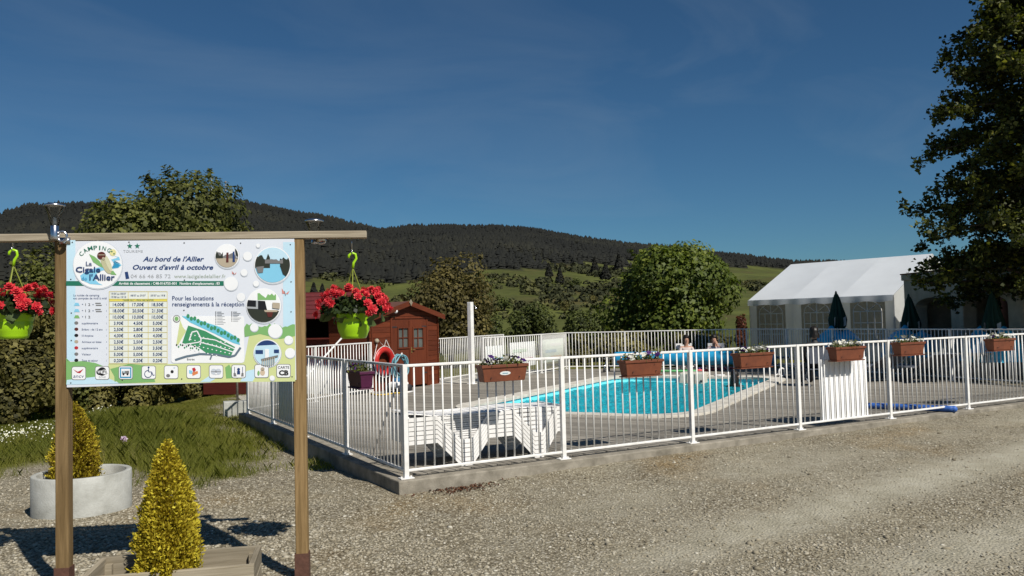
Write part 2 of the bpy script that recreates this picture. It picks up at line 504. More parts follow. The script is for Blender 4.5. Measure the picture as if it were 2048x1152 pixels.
def ground_material():
    m, nt, b = new_mat('ground_cover')
    N, L = nt.nodes, nt.links
    def attr(n):
        a = N.new('ShaderNodeAttribute'); a.attribute_name = n; return a.outputs['Fac']
    def noise(s, d=5, r=.6, dist=0.0):
        n = N.new('ShaderNodeTexNoise'); n.inputs['Scale'].default_value = s; n.inputs['Detail'].default_value = d
        n.inputs['Roughness'].default_value = r; n.inputs['Distortion'].default_value = dist
        L.new(tc.outputs['Object'], n.inputs['Vector']); return n.outputs['Fac']
    def ramp(fac, stops):
        r = N.new('ShaderNodeValToRGB'); e = r.color_ramp.elements
        while len(e) < len(stops): e.new(.5)
        for q, (p, c) in zip(e, stops): q.position = p; q.color = (*c, 1)
        L.new(fac, r.inputs['Fac']); return r.outputs['Color']
    def mix(f, c1, c2, t='MIX'):
        x = N.new('ShaderNodeMixRGB'); x.blend_type = t
        if isinstance(f, float): x.inputs['Fac'].default_value = f
        else: L.new(f, x.inputs['Fac'])
        L.new(c1, x.inputs['Color1']); L.new(c2, x.inputs['Color2']); return x.outputs['Color']
    tc = N.new('ShaderNodeTexCoord')
    vo = N.new('ShaderNodeTexVoronoi'); vo.inputs['Scale'].default_value = 42
    L.new(tc.outputs['Object'], vo.inputs['Vector'])
    vo2 = N.new('ShaderNodeTexVoronoi'); vo2.inputs['Scale'].default_value = 95
    L.new(tc.outputs['Object'], vo2.inputs['Vector'])
    sep = N.new('ShaderNodeSeparateColor'); L.new(vo.outputs['Color'], sep.inputs['Color'])
    stones = ramp(sep.outputs['Red'], [(0.0, (.14, .118, .078)), (.3, (.24, .212, .150)), (.6, (.32, .29, .215)), (.85, (.39, .36, .28)), (1, (.52, .49, .41))])
    gaps = ramp(vo.outputs['Distance'], [(0.0, (1, 1, 1)), (.32, (1, 1, 1)), (.62, (.52, .49, .45))])
    stones = mix(1.0, stones, gaps, 'MULTIPLY')
    big = ramp(noise(0.7, 6, .7), [(.3, (.82, .79, .74)), (.5, (1, 1, 1)), (.7, (1.12, 1.09, 1.02))])
    stones = mix(1.0, stones, big, 'MULTIPLY')
    brown = ramp(noise(0.45, 4, .6), [(.55, (0, 0, 0)), (.72, (1, 1, 1))])
    bsep = N.new('ShaderNodeSeparateColor'); L.new(brown, bsep.inputs['Color'])
    tint = N.new('ShaderNodeRGB'); tint.outputs[0].default_value = (1.0, .84, .62, 1)
    stones = mix(bsep.outputs['Red'], stones, mix(1.0, stones, tint.outputs[0], 'MULTIPLY'))
    dust = ramp(noise(3.0, 9, .72), [(.28, (.25, .23, .165)), (.5, (.345, .32, .245)), (.75, (.43, .405, .325))])
    speck = ramp(vo2.outputs['Distance'], [(0.0, (.62, .6, .55)), (.16, (.8, .8, .78)), (.26, (1, 1, 1))])
    dust = mix(.75, dust, mix(1.0, dust, speck, 'MULTIPLY'))
    # dusty wheel tracks: noise-broken
    dn = N.new('ShaderNodeMath'); dn.operation = 'MULTIPLY_ADD'; dn.use_clamp = True
    L.new(noise(1.3, 7, .7, .6), dn.inputs[0]); dn.inputs[1].default_value = 1.1
    dm = N.new('ShaderNodeMath'); dm.operation = 'SUBTRACT'; L.new(attr('dust'), dm.inputs[0]); dm.inputs[1].default_value = .50
    L.new(dm.outputs[0], dn.inputs[2])
    gravel = mix(dn.outputs[0], stones, dust)
    gr = ramp(noise(2.2, 8, .7), [(.25, (.065, .068, .014)), (.5, (.12, .12, .024)), (.78, (.20, .18, .05))])
    mead = ramp(noise(0.012, 9, .62, .4), [(.34, (.085, .070, .026)), (.47, (.066, .075, .019)), (.62, (.102, .114, .027)), (.75, (.145, .145, .043))])
    clumps = ramp(noise(0.16, 6, .7), [(.3, (.55, .6, .5)), (.55, (1, 1, 1)), (.8, (1.2, 1.15, 1.1))])
    mead = mix(.8, mead, mix(1.0, mead, clumps, 'MULTIPLY'))
    gr = mix(attr('faraway'), gr, mead)
    flo = ramp(noise(0.08, 6, .65), [(.3, (.012, .013, .009)), (.7, (.028, .028, .017))])
    gr = mix(attr('forest'), gr, flo)
    col = mix(attr('grass'), gravel, gr)
    L.new(col, b.inputs['Base Color'])
    b.inputs['Roughness'].default_value = 0.95; b.inputs['Specular IOR Level'].default_value = 0.15
    bp = N.new('ShaderNodeBump'); bp.inputs['Strength'].default_value = .9; bp.inputs['Distance'].default_value = .012
    inv = N.new('ShaderNodeMath'); inv.operation = 'SUBTRACT'; inv.inputs[0].default_value = 1; L.new(vo.outputs['Distance'], inv.inputs[1])
    fd = N.new('ShaderNodeMath'); fd.operation = 'MULTIPLY_ADD'
    L.new(noise(60, 6, .7), fd.inputs[0]); fd.inputs[1].default_value = .55; L.new(inv.outputs[0], fd.inputs[2])
    L.new(fd.outputs[0], bp.inputs['Height']); L.new(bp.outputs['Normal'], b.inputs['Normal'])
    return m
M_GROUND = ground_material()
gme = np_mesh('ground', np.stack([GX, GY, GZ], -1).reshape(-1, 3), F, M_GROUND, smooth=True,
              attrs={'grass': grass_a.ravel(), 'dust': dust_a.ravel(), 'forest': FM.astype(float).ravel(),
                     'faraway': smooth(30, 60, R0).ravel()})
tag(put('ground', gme), kind='structure')

# conifer forest on the hills: far-off, reads as one mass
def conifer_field(X, Y, Z, H, Wd, tone):
    n = len(X); ns = 5
    ang = rng.uniform(0, 6.28, n)
    tiers = [(0.04, 0.66, 1.0), (0.28, 0.86, .86), (0.52, 1.0, .62)]
    Vs, Fs, Ts = [], [], []; off = 0
    for (z0, z1, w) in tiers:
        v = np.empty((n, ns+1, 3))
        for j in range(ns):
            t = ang+2*math.pi*j/ns+w
            q = Wd*w*rng.uniform(.72, 1.25, n)
            v[:, j, 0] = X+np.cos(t)*q; v[:, j, 1] = Y+np.sin(t)*q; v[:, j, 2] = Z+H*(z0+rng.uniform(-.04, .04, n))
        v[:, ns, 0] = X+rng.normal(0, .08, n)*Wd; v[:, ns, 1] = Y; v[:, ns, 2] = Z+H*z1
        base = (np.arange(n)*(ns+1))[:, None]+off
        for j in range(ns):
            Fs.append(np.concatenate([base+j, base+(j+1) % ns, base+ns], 1))
        Vs.append(v.reshape(-1, 3)); Ts.append(np.repeat(tone+(w-.7)*.1, ns+1)); off += n*(ns+1)
    return np.concatenate(Vs), np.concatenate(Fs), np.concatenate(Ts)
M_PINE = mat_tone('pine_needles', [(0.0, (.009, .010, .009)), (.5, (.014, .015, .012)), (1.0, (.026, .026, .017))], 0.9)
n = 30000
aa = rng.uniform(-0.66, 0.66, n); r2 = np.sqrt(rng.uniform(380**2, 1285**2, n))
fx = CAM.x+r2*np.sin(YAW+aa); fy = CAM.y+r2*np.cos(YAW+aa); fz = ground_z(fx, fy)
fm, fpx, fpy = forest_mask(fx, fy, fz)
fx, fy, fz = fx[fm], fy[fm], fz[fm]
fh = rng.uniform(4.5, 8.5, len(fx))*(0.75+.5*vnoise(fx/60, fy/60, 21)); fw = fh*rng.uniform(.34, .60, len(fx))
Vf, Ff, Tf = conifer_field(fx, fy, fz-.3, fh, fw, np.clip(rng.normal(.42, .13, len(fx))+(vnoise(fx/70, fy/70, 22)-.5)*.7, 0, 1))
fo = put('forest', np_mesh('forest', Vf, Ff, M_PINE, Tf))
tag(fo, 'dark conifer forest covering the upper slopes of the hill', 'forest', kind='stuff')
# scrub and hedges across the lower meadows
n = 5200
aa = rng.uniform(-0.62, 0.62, n); r2 = np.sqrt(rng.uniform(120**2, 760**2, n))
bx = CAM.x+r2*np.sin(YAW+aa); by = CAM.y+r2*np.cos(YAW+aa); bz = ground_z(bx, by)
fm, bpx, bpy_ = forest_mask(bx, by, bz)
scrub = ((bpx > 1085) & (bpx < 1275) & (bpy_ > 566) & (bpy_ < 604)) | ((bpx > 1440) & (bpx < 1610) & (bpy_ > 566) & (bpy_ < 584)) \
    | ((bpx > 760) & (bpx < 1320) & (bpy_ > 606) & (bpy_ < 640)) | ((vnoise(bx/55, by/55, 31) > .70) & (bpx < 1380))
k = (~fm) & scrub
bx, by, bz, bpx, bpy_ = bx[k], by[k], bz[k], bpx[k], bpy_[k]
nb = len(bx)
M_SCRUB = mat_tone('scrub_leaves', [(0, (.024, .028, .012)), (.5, (.055, .058, .022)), (1, (.11, .11, .032))], .85)
bt = np.clip(rng.normal(.5, .25, nb), 0, 1)
bt = np.where((bpx > 1085) & (bpx < 1275) & (bpy_ < 604), bt*.35, bt)
per = 26
cen = np.repeat(np.stack([bx, by, bz], -1), per, 0)
srad = np.repeat(rng.uniform(.9, 2.6, nb)*(.6+.0016*np.hypot(bx-CAM.x, by-CAM.y)), per)
dv = unit(rng.normal(size=(nb*per, 3))); dv[:, 2] = np.abs(dv[:, 2])
Pp = cen+dv*srad[:, None]*np.array([1, 1, .9])
so = put('scrub', leaf_mesh('scrub', Pp, dv+rng.normal(0, .4, dv.shape), srad*.75, np.clip(np.repeat(bt, per)+rng.normal(0, .14, nb*per), 0, 1), M_SCRUB, .9))
tag(so, 'low scrub and bushes scattered over the far meadows', 'scrub', kind='stuff')

# ------------------------------------------------------------------ pool
TH = math.radians(33)
E1 = V3((math.cos(TH), math.sin(TH), 0)); E2 = V3((-math.sin(TH), math.cos(TH), 0))
PS0, PS1, PT0, PT1 = 6.0, 14.75, -1.27, 3.05
def rrect(off, rad, seg=8, seglen=None):
    s0, s1, t0, t1 = PS0-off, PS1+off, PT0-off, PT1+off
    r = rad+off; out = []
    for (cx, cy, a0) in ((s1-r, t1-r, 0), (s0+r, t1-r, 90), (s0+r, t0+r, 180), (s1-r, t0+r, 270)):
        for i in range(seg+1):
            a = math.radians(a0+90*i/seg); out.append((cx+r*math.cos(a), cy+r*math.sin(a)))
    return out
def p2w(s, t, z=0): return E1*s+E2*t+V3((0, 0, z))
M_LINER = mat('pool_liner', (0.20, 0.80, 0.88), 0.5, var=0.07, scale=3)
M_COPING = mat('coping_stone', (0.60, 0.57, 0.50), 0.8, var=0.12, scale=4, bump=0.3, bscale=70, dirt=(.40, .37, .31))
def water_material():
    m, nt, b = new_mat('pool_water')
    N, L = nt.nodes, nt.links
    tc = N.new('ShaderNodeTexCoord'); mp = N.new('ShaderNodeMapping')
    mp.inputs['Rotation'].default_value = (0, 0, -0.5); mp.inputs['Scale'].default_value = (1.0, 2.2, 1)
    L.new(tc.outputs['Object'], mp.inputs['Vector'])
    n1 = N.new('ShaderNodeTexNoise'); n1.inputs['Scale'].default_value = 3.1; n1.inputs['Detail'].default_value = 4; n1.inputs['Distortion'].default_value = 1.1
    L.new(mp.outputs['Vector'], n1.inputs['Vector'])
    bp = N.new('ShaderNodeBump'); bp.inputs['Strength'].default_value = 1.0; bp.inputs['Distance'].default_value = .38
    L.new(n1.outputs['Fac'], bp.inputs['Height'])
    tr = N.new('ShaderNodeBsdfTransparent'); tr.inputs['Color'].default_value = (.50, .93, .97, 1)
    df = N.new('ShaderNodeBsdfDiffuse'); df.inputs['Color'].default_value = (.03, .62, .76, 1); L.new(bp.outputs['Normal'], df.inputs['Normal'])
    gl = N.new('ShaderNodeBsdfGlossy'); gl.inputs['Roughness'].default_value = .05; L.new(bp.outputs['Normal'], gl.inputs['Normal'])
    fr = N.new('ShaderNodeFresnel'); fr.inputs['IOR'].default_value = 1.33; L.new(bp.outputs['Normal'], fr.inputs['Normal'])
    m1 = N.new('ShaderNodeMixShader'); m1.inputs['Fac'].default_value = .42
    L.new(tr.outputs[0], m1.inputs[1]); L.new(df.outputs[0], m1.inputs[2])
    m2 = N.new('ShaderNodeMixShader'); L.new(fr.outputs[0], m2.inputs['Fac'])
    L.new(m1.outputs[0], m2.inputs[1]); L.new(gl.outputs[0], m2.inputs[2])
    L.new(m2.outputs[0], N['Material Output'].inputs['Surface'])
    return m
M_WATER = water_material()
inner = rrect(0.0, 0.85); n = len(inner)
mb = MB()
vs = [p2w(s, t, 0.0) for s, t in inner]+[p2w(s, t, -1.25) for s, t in inner]
mb.add(vs, [(i, n+i, n+(i+1) % n, (i+1) % n) for i in range(n)]+[tuple(range(n, 2*n))])
pool = mb.build('swimming_pool', M_LINER)
tag(pool, 'turquoise swimming pool with rounded corners sunk in the timber deck', 'pool', kind='structure')
def resample(pts, step):
    out = []; L = [0]; k = len(pts)
    for i in range(k): L.append(L[-1]+math.dist(pts[i], pts[(i+1) % k]))
    m = int(round(L[-1]/step))
    return L, m
Lp, ncs = resample(inner, 0.52)
outer = rrect(0.34, 0.85)
def lerp_ring(ring, u):  # same parameter on inner and outer ring
    k = int(u) % n; f = u-int(u); a, b2 = ring[k], ring[(k+1) % n]
    return (a[0]+(b2[0]-a[0])*f, a[1]+(b2[1]-a[1])*f)
def u_of_len(l):
    for i in range(n):
        if Lp[i+1] >= l: return i+(l-Lp[i])/max(1e-9, Lp[i+1]-Lp[i])
    return n-1e-6
tot = Lp[-1]
for q in range(ncs):
    l0 = tot*q/ncs+.004; l1 = tot*(q+1)/ncs-.004
    us = [u_of_len(l0+(l1-l0)*i/4) for i in range(5)]
    mb = MB(); dz = random.uniform(-.003, .003)
    ri = [p2w(*lerp_ring([(a[0]*1, a[1]*1) for a in inner], u), 0) for u in us]
    ro = [p2w(*lerp_ring(outer, u), 0) for u in us]
    vs = []
    for i in range(5):
        inn = ri[i]+(ri[i]-ro[i]).normalized()*.03
        vs += [inn+V3((0, 0, -.03)), inn+V3((0, 0, .032+dz)), ro[i]+V3((0, 0, .040+dz)), ro[i]+V3((0, 0, -.03))]
    fs = []
    for i in range(4):
        a = i*4; b2 = a+4
        fs += [(a, a+1, b2+1, b2), (a+1, a+2, b2+2, b2+1), (a+2, a+3, b2+3, b2+2)]
    fs += [(0, 3, 2, 1), (16, 17, 18, 19)]
    mb.add(vs, fs)
    mb.build('coping_stone', M_COPING, pool, bevel=.006)
nx, ny = 300, 150
gs = np.linspace(PS0-.01, PS1+.01, nx); gt = np.linspace(PT0-.01, PT1+.01, ny)
S, T = np.meshgrid(gs, gt, indexing='ij')
WX = E1.x*S+E2.x*T; WY = E1.y*S+E2.y*T
WZ = -0.13+.034*(vnoise(S*3.4+T, T*3.0, 41)-.5)+.030*(vnoise(S*7.5-T*2, T*6+S, 42)-.5)+.012*(vnoise(S*15, T*13, 43)-.5)
ins = pt_in_poly(S, T, rrect(0.012, 0.85))
idx = np.arange(nx*ny).reshape(nx, ny)
F = np.stack([idx[:-1, :-1], idx[1:, :-1], idx[1:, 1:], idx[:-1, 1:]], -1).reshape(-1, 4)
okf = (ins[:-1, :-1] | ins[1:, :-1] | ins[1:, 1:] | ins[:-1, 1:]).reshape(-1)
wme = np_mesh('water', np.stack([WX, WY, WZ], -1).reshape(-1, 3), F[okf], M_WATER, smooth=True)
tag(put('water', wme), kind='structure')

# ------------------------------------------------------------------ deck, kerb, slabs
M_DECK = mat_wood('deck_timber', (.165, .150, .125), (.31, .285, .240), 'X', .85, bump=.35)
deck = MB()
mbk = deck
kerb_h = 0.62
def kerb_piece(x0, y0, x1, y1):
    mbk.box(((x0+x1)/2, (y0+y1)/2, -kerb_h/2-.001), (x1-x0, y1-y0, kerb_h))
kerb_piece(-.13, -.12, 14.75, .13)
kb = mbk.build('kerb', M_CONC, bevel=.012)
tag(kb, 'low concrete kerb along the front edge of the deck', 'kerb', kind='structure')
mbk = MB(); kerb_piece(-.13, .1302, .13, 8.25)
tag(mbk.build('kerb', M_CONC, bevel=.012), 'low concrete kerb along the deck edge beside the grass bank', 'kerb', kind='structure')
pd = V3((math.cos(TH-math.pi/2), math.sin(TH-math.pi/2), 0)); pn = E1
deck_root = thing('deck', 'weathered grey timber deck around the pool', None, (0.2, .2, 0)); tag(deck_root, kind='structure')
INNER_DECK = [(.145, .145), (14.55, .145), (16.25, 11.1), (11.6, 14.65), (9.95, 13.55), (7.0, 11.62), (5.7, 11.95), (3.5, 10.85), (.145, 8.0)]
pool_out = [(p2w(s, t).x, p2w(s, t).y) for s, t in rrect(0.27, .85)]
def cuts(c, poly):
    out = []; k = len(poly)
    for i in range(k):
        a = V3((*poly[i], 0)); b2 = V3((*poly[(i+1) % k], 0))
        da = a.dot(pn)-c; db = b2.dot(pn)-c
        if (da > 0) != (db > 0):
            p = a+(b2-a)*(da/(da-db)); out.append(p.dot(pd))
    return sorted(out)
pitch_w = 0.142; c = 0.2; prot = math.atan2(pd.y, pd.x); nplank = 0
while c < 19.9:
    o = cuts(c, INNER_DECK); h = cuts(c, pool_out)
    segs = [(o[i], o[i+1]) for i in range(0, len(o)-1, 2)]
    if len(h) >= 2:
        ns = []
        for a, b2 in segs:
            if a < h[0] and h[-1] < b2: ns += [(a, h[0]), (h[-1], b2)]
            else: ns.append((a, b2))
        segs = ns
    for a, b2 in segs:
        parts = [(a, b2)]
        if b2-a > 7.5 and nplank < 240:
            q = a+(b2-a)*random.uniform(.3, .7); parts = [(a, q-.004), (q+.004, b2)]
        for s0, s1 in parts:
            if s1-s0 < .06: continue
            mb = MB(); mb.box((0, 0, -.014), (s1-s0, pitch_w-.014, .028))
            p = pn*c+pd*((s0+s1)/2)
            ob = mb.build('plank', M_DECK, deck_root)
            ob.location = (p.x, p.y, random.uniform(-.003, .002)); ob.rotation_euler = (0, 0, prot)
            nplank += 1
    c += pitch_w
M_SLAB = mat('slab', (.40, .38, .33), .9, var=.12, scale=2.5, bump=.3, bscale=60)
mb = MB(); mb.prism([(5.6, 12.05), (6.98, 11.77), (9.95, 13.66), (11.5, 14.7), (10.2, 16.4), (5.4, 13.4)], -.35, -.012)
tag(mb.build('path', M_SLAB, bevel=.01), kind='structure')
mb = MB(); mb.prism([(.35, 8.75), (3.3, 11.15), (2.9, 12.2), (.9, 14.0)], -.5, -.10)
tag(mb.build('path', M_SLAB, bevel=.01), kind='structure')
# ------------------------------------------------------------------ white tube fences
FH = 1.213
def fence(name, label, posts, nb=17, own=None, group='white tubular fences around the pool', z0=0.0):
    root = thing(name, label, 'fence', (posts[0][0], posts[0][1], z0), 0, group)
    P = [V3((x, y, z0)) for x, y in posts]
    mb = MB(); mb.box((0, 0, FH/2), (.052, .052, FH)); pm = mb.mesh('post', M_WHITE)
    mb = MB(); mb.box((0, 0, .005), (.15, .10, .010))
    for sx in (-1, 1): mb.tube([(sx*.055, 0, .01), (sx*.055, 0, .024)], .011, 6)
    plm = mb.mesh('base_plate', M_WHITE)
    mb = MB(); mb.tube([(0, 0, .075), (0, 0, FH-.012)], .0098, 8); bm = mb.mesh('bar', M_WHITE, True)
    for i, p in enumerate(P):
        q = P[min(i+1, len(P)-1)]-P[max(i-1, 0)]
        a = math.atan2(q.y, q.x)
        if own is None or own[i]:
            o = put('post', pm, root, .004, p); o.rotation_euler = (0, 0, a)
            o2 = put('base_plate', plm, root, 0, p); o2.rotation_euler = (0, 0, a)
    for i in range(len(P)-1):
        a, b = P[i], P[i+1]; d = (b-a).normalized()
        mb = MB(); mb.bar(a+d*.026+V3((0, 0, FH-.015)), b-d*.026+V3((0, 0, FH-.015)), .034, .030)
        mb.build('top_rail', M_WHITE, root, bevel=.006)
        mb = MB(); mb.bar(a+d*.026+V3((0, 0, .082)), b-d*.026+V3((0, 0, .082)), .032, .028)
        mb.build('bottom_rail', M_WHITE, root, bevel=.006)
        for k in range(nb):
            put('bar', bm, root, 0, a.lerp(b, (k+1)/(nb+1)))
    return root

fence('front_fence', 'long white bar fence on the kerb facing the gravel, hung with flower boxes',
      [(2*i, 0) for i in range(7)]+[(14.55, 0)])
fence('side_fence', 'white bar fence running beside the grass bank, carrying the purple flower box',
      [(0, 2*i) for i in range(5)], own=[0, 1, 1, 1, 1])
fence('shed_fence', 'white bar fence between the grass bank corner and the brown shed',
      [(0, 8), (1.72, 9.42), (3.50, 10.90)], own=[0, 1, 1])
fence('rear_fence', 'white bar fence behind the shower post, running on from the shed door side',
      [(6.0, 12.55), (7.8, 13.95), (9.62, 15.35)], nb=19)
fence('gate_fence', 'white double gate and fence section between shower post and rear corner',
      [(6.98, 11.69), (9.97, 13.56), (11.63, 14.70)], nb=24)
fence('back_fence', 'white bar fence behind the blue rolled pool cover in front of the round tree',
      [(11.63, 14.70), (13.15, 13.48), (14.68, 12.30), (16.2, 11.10)], own=[0, 1, 1, 1])
fence('terrace_fence', 'white bar fence in tree shade between the loungers and the tent terrace',
      [(16.2, 11.10), (15.93, 9.21), (15.66, 7.32), (15.39, 5.43), (15.1, 3.54), (14.83, 1.64), (14.55, 0)], own=[0, 1, 1, 1, 1, 1, 0])

# boards tied to the inside of the fences
a = at_plane(1645, 845, V3((0, .035, 0)), V3((0, 1, 0))); b = at_plane(1731, 712, V3((0, .035, 0)), V3((0, 1, 0)))
mb = MB(); mb.box(((a.x+b.x)/2, .034, (a.z+b.z)/2+.01), (b.x-a.x, .018, b.z-a.z-.04))
wb = mb.build('white_board', mat('white_board', (.88, .88, .88), .4, var=.02), bevel=.003)
tag(wb, 'plain white board standing behind the front fence bars under a flower box', 'board')
a = at_plane(558, 800, V3((.035, 0, 0)), V3((1, 0, 0))); b = at_plane(596, 800, V3((.035, 0, 0)), V3((1, 0, 0)))
mb = MB(); mb.box((.034, (a.y+b.y)/2, .62), (.018, abs(b.y-a.y), 1.02))
wb2 = mb.build('white_board', M_PLASTIC_W, bevel=.003)
tag(wb2, 'board behind the side fence bars, its shaded dark face toward the grass bank', 'board')

# coloured notice boards hung on the gate
def gate_board(px0, px1, py0, py1, p, q, mats, label):
    p = V3((*p, 0)); q = V3((*q, 0)); ex = (q-p).normalized(); nrm = V3((ex.y, -ex.x, 0))
    base = p-nrm*.035
    A_, B_ = at_plane(px0, py1, base, nrm), at_plane(px1, py0, base, nrm)
    s0, s1 = (A_-base).dot(ex), (B_-base).dot(ex)
    z0, z1 = max(.14, A_.z), min(FH-.05, B_.z)
    root = thing('notice_board', label, 'board', base+ex*(s0+s1)/2+V3((0, 0, z0)))
    R = Matrix((ex, -nrm, V3((0, 0, 1)))).transposed()
    mb = MB(); mb.box(base+ex*(s0+s1)/2+V3((0, 0, (z0+z1)/2)), (s1-s0, .01, z1-z0), R)
    mb.build('panel', mats[0], root)
    k = len(mats)-1
    for i in range(k):
        mb = MB(); zz = z0+(z1-z0)*(i+.7)/(k+.6)
        mb.box(base+nrm*.008+ex*(s0+(s1-s0)*(.5+.12*(-1)**i))+V3((0, 0, zz)), ((s1-s0)*.55, .004, (z1-z0)*.13), R)
        mb.build('print_patch', mats[1+i], root)
M_PB = mat('print_blue', (.25, .45, .55), .5); M_PO = mat('print_orange', (.62, .40, .18), .5); M_PP = mat('print_pink', (.6, .35, .42), .5)
M_PW = mat('print_white', (.72, .74, .72), .5, var=.04); M_PG = mat('print_pale_green', (.52, .62, .52), .5)
gate_board(1086, 1126, 676, 726, (9.97, 13.56), (11.63, 14.70), [M_PG, M_PO, M_PB, M_PW], 'pale information board with orange patch on the gate fence')
gate_board(1020, 1070, 682, 736, (6.98, 11.69), (9.97, 13.56), [M_PW, M_PP, M_PG], 'white information board with pink patch on the gate')
gate_board(972, 1008, 690, 742, (6.98, 11.69), (9.97, 13.56), [M_PW, M_PB], 'white information board with blue patch on the gate')

# ------------------------------------------------------------------ flower boxes
M_TERRA = mat('terracotta_plastic', (.165, .050, .022), .55, var=.14, scale=8, dirt=(.12, .036, .018))
M_PURPLE = mat('purple_plastic', (.075, .012, .045), .45, var=.1)
M_PETAL_W = mat_tone('white_petals', [(0, (.62, .60, .50)), (1, (.85, .84, .78))], .6, .25, (1, 1, 1))
M_PETAL_V = mat_tone('violet_petals', [(0, (.030, .010, .075)), (1, (.10, .03, .20))], .6, .2, (1, 1, 1.2))
M_LEAF_P = mat_tone('pansy_leaves', [(0, (.035, .05, .012)), (.6, (.10, .12, .025)), (1, (.20, .20, .05))], .6, .25)
def flower_mesh(name, m, petals=5, r=.028, rings=1, cup=.3):
    vs, fs, tn = [], [], []
    for ring in range(rings):
        rad = r*(1-.26*ring); h = .012*ring
        for k in range(petals):
            a = 2*math.pi*(k+.5*ring)/petals; w = 2.0*math.pi/petals
            o = len(vs)
            vs += [(0, 0, h), (rad*.7*math.cos(a-w/2), rad*.7*math.sin(a-w/2), h+rad*cup*.6),
                   (rad*math.cos(a), rad*math.sin(a), h+rad*cup*(.7+.5*ring)), (rad*.7*math.cos(a+w/2), rad*.7*math.sin(a+w/2), h+rad*cup*.6)]
            fs.append((o, o+1, o+2, o+3)); t = random.uniform(.2, 1)
            tn += [t*.5, t, t, t]
    return np_mesh(name, np.array(vs), np.array(fs), m, np.array(tn))
FL_W = [flower_mesh('flower', M_PETAL_W) for _ in range(2)]
FL_V = [flower_mesh('flower', M_PETAL_V) for _ in range(2)]
def flower_box(px, py_top, width, label, kinds, m=M_TERRA, axis='x', badge=False, sparse=1.0):
    if axis == 'x':
        c = at_plane(px, py_top, V3((0, -.115, 0)), V3((0, 1, 0))); rz = 0.0
        c.y = -.125
    else:
        c = at_plane(px, py_top, V3((-.115, 0, 0)), V3((1, 0, 0))); rz = -math.pi/2
        c.x = -.125
    h = .19; c.z -= h
    root = thing('flower_box', label, 'flower box', c, rz, 'flower boxes hung on the fences', local=True)
    w, dp = width/2, .085
    mb = MB()
    def ring(ww, dd, z): return [(-ww, -dd, z), (ww, -dd, z), (ww, dd, z), (-ww, dd, z)]
    L = [ring(w*.86, dp*.74, 0), ring(w*.95, dp*.93, h-.035), ring(w*1.0, dp*1.08, h-.035), ring(w*1.0, dp*1.08, h), ring(w*.95, dp*.92, h), ring(w*.93, dp*.88, h-.04)]
    vs = [p for r in L for p in r]; fs = [(3, 2, 1, 0)]
    for i in range(5):
        for j in range(4): fs.append((i*4+j, i*4+(j+1) % 4, i*4+4+(j+1) % 4, i*4+4+j))
    mb.add(vs, fs); mb.build('trough', m, root, bevel=.005)
    mb = MB(); mb.box((0, 0, h-.035), (w*1.84, dp*1.7, .01)); mb.build('soil', M_SOIL, root)
    if not badge:
        mb = MB(); mb.box((0, 0, -.012), (w*1.86, dp*1.9, .016)); mb.build('saucer', m, root, bevel=.004)
    for sx in (-.6, .6):
        mb = MB(); s = 1 if axis == 'x' else 1
        mb.tube([(sx*w, -dp*1.05, h*.25), (sx*w, dp*1.1, h*.25-.02), (sx*w, dp*1.15, h+.02), (sx*w, .125, h+.035), (sx*w, .148, h+.02)], .005, 6)
        mb.build('bracket', M_DARKMETAL, root)
    if badge:
        mb = MB()
        vs = [(0, 0, 0)]+[(.068*math.cos(t*math.pi/12), 0, .022*math.sin(t*math.pi/12)) for t in range(24)]
        mb.add(vs, [(0, 1+j, 1+(j+1) % 24) for j in range(24)])
        o = mb.build('oval_badge', M_PW, root); o.location = (.0, -dp*.88, h*.48); o.rotation_euler = (.11, 0, 0)
        mb = MB(); mb.box((0, -.001, 0), (.07, .001, .010))
        o = mb.build('badge_print', M_PB, root); o.location = (.0, -dp*.88-.002, h*.48); o.rotation_euler = (.11, 0, 0)
    n = int(360*sparse)
    P = np.stack([rng.uniform(-w*.9, w*.9, n), rng.normal(0, dp*.55, n), h-.02+np.abs(rng.normal(0, .045, n))], -1)
    put('foliage', leaf_mesh('foliage', P, rng.normal(size=(n, 3))+np.array([0, -.5, .8]), rng.uniform(.022, .045, n), rng.uniform(0, 1, n), M_LEAF_P), root)
    nf = int(13*sparse)+1
    for i in range(nf):
        x = -w*.85+2*w*.85*(i+random.random())/nf
        kd = kinds(x/w)
        if kd is None: continue
        o = put('flower', random.choice(FL_W if kd == 'w' else FL_V), root)
        o.location = (x, random.uniform(-dp*1.05, dp*.5), h+random.uniform(.02, .085))
        o.rotation_euler = (random.uniform(.2, 1.2), random.uniform(-.5, .5), random.uniform(0, 6)); s = random.uniform(1.05, 1.7); o.scale = (s, s, s)
    return root
R_ = random.random
flower_box(1003, 728, .60, 'terracotta flower box with oval white badge and violet flowers on the front fence', lambda u: 'v' if abs(u) > .3 else ('w' if R_() < .5 else None), badge=True)
flower_box(1280, 719, .60, 'terracotta flower box with violet flowers at its end, above the pool edge shadow', lambda u: 'v' if (u > .4 or R_() < .25) else 'w')
flower_box(1504, 705, .64, 'terracotta flower box with white and violet flowers beside the swimmer', lambda u: 'v' if u < -.35 or u > .7 else 'w')
flower_box(1691, 693, .66, 'terracotta flower box with white flowers above the white board', lambda u: 'w')
flower_box(1815, 684, .62, 'terracotta flower box with one large white bloom past the white board', lambda u: 'w' if abs(u) < .5 else None, sparse=.7)
flower_box(1998, 677, .66, 'terracotta flower box with sparse pale flowers in front of the terrace corner', lambda u: 'w' if R_() < .5 else 'v', sparse=.6)
flower_box(722, 741, .50, 'purple flower box hanging on the side fence near the corner', lambda u: 'v' if u < -.2 else None, m=M_PURPLE, axis='y', sparse=.8)
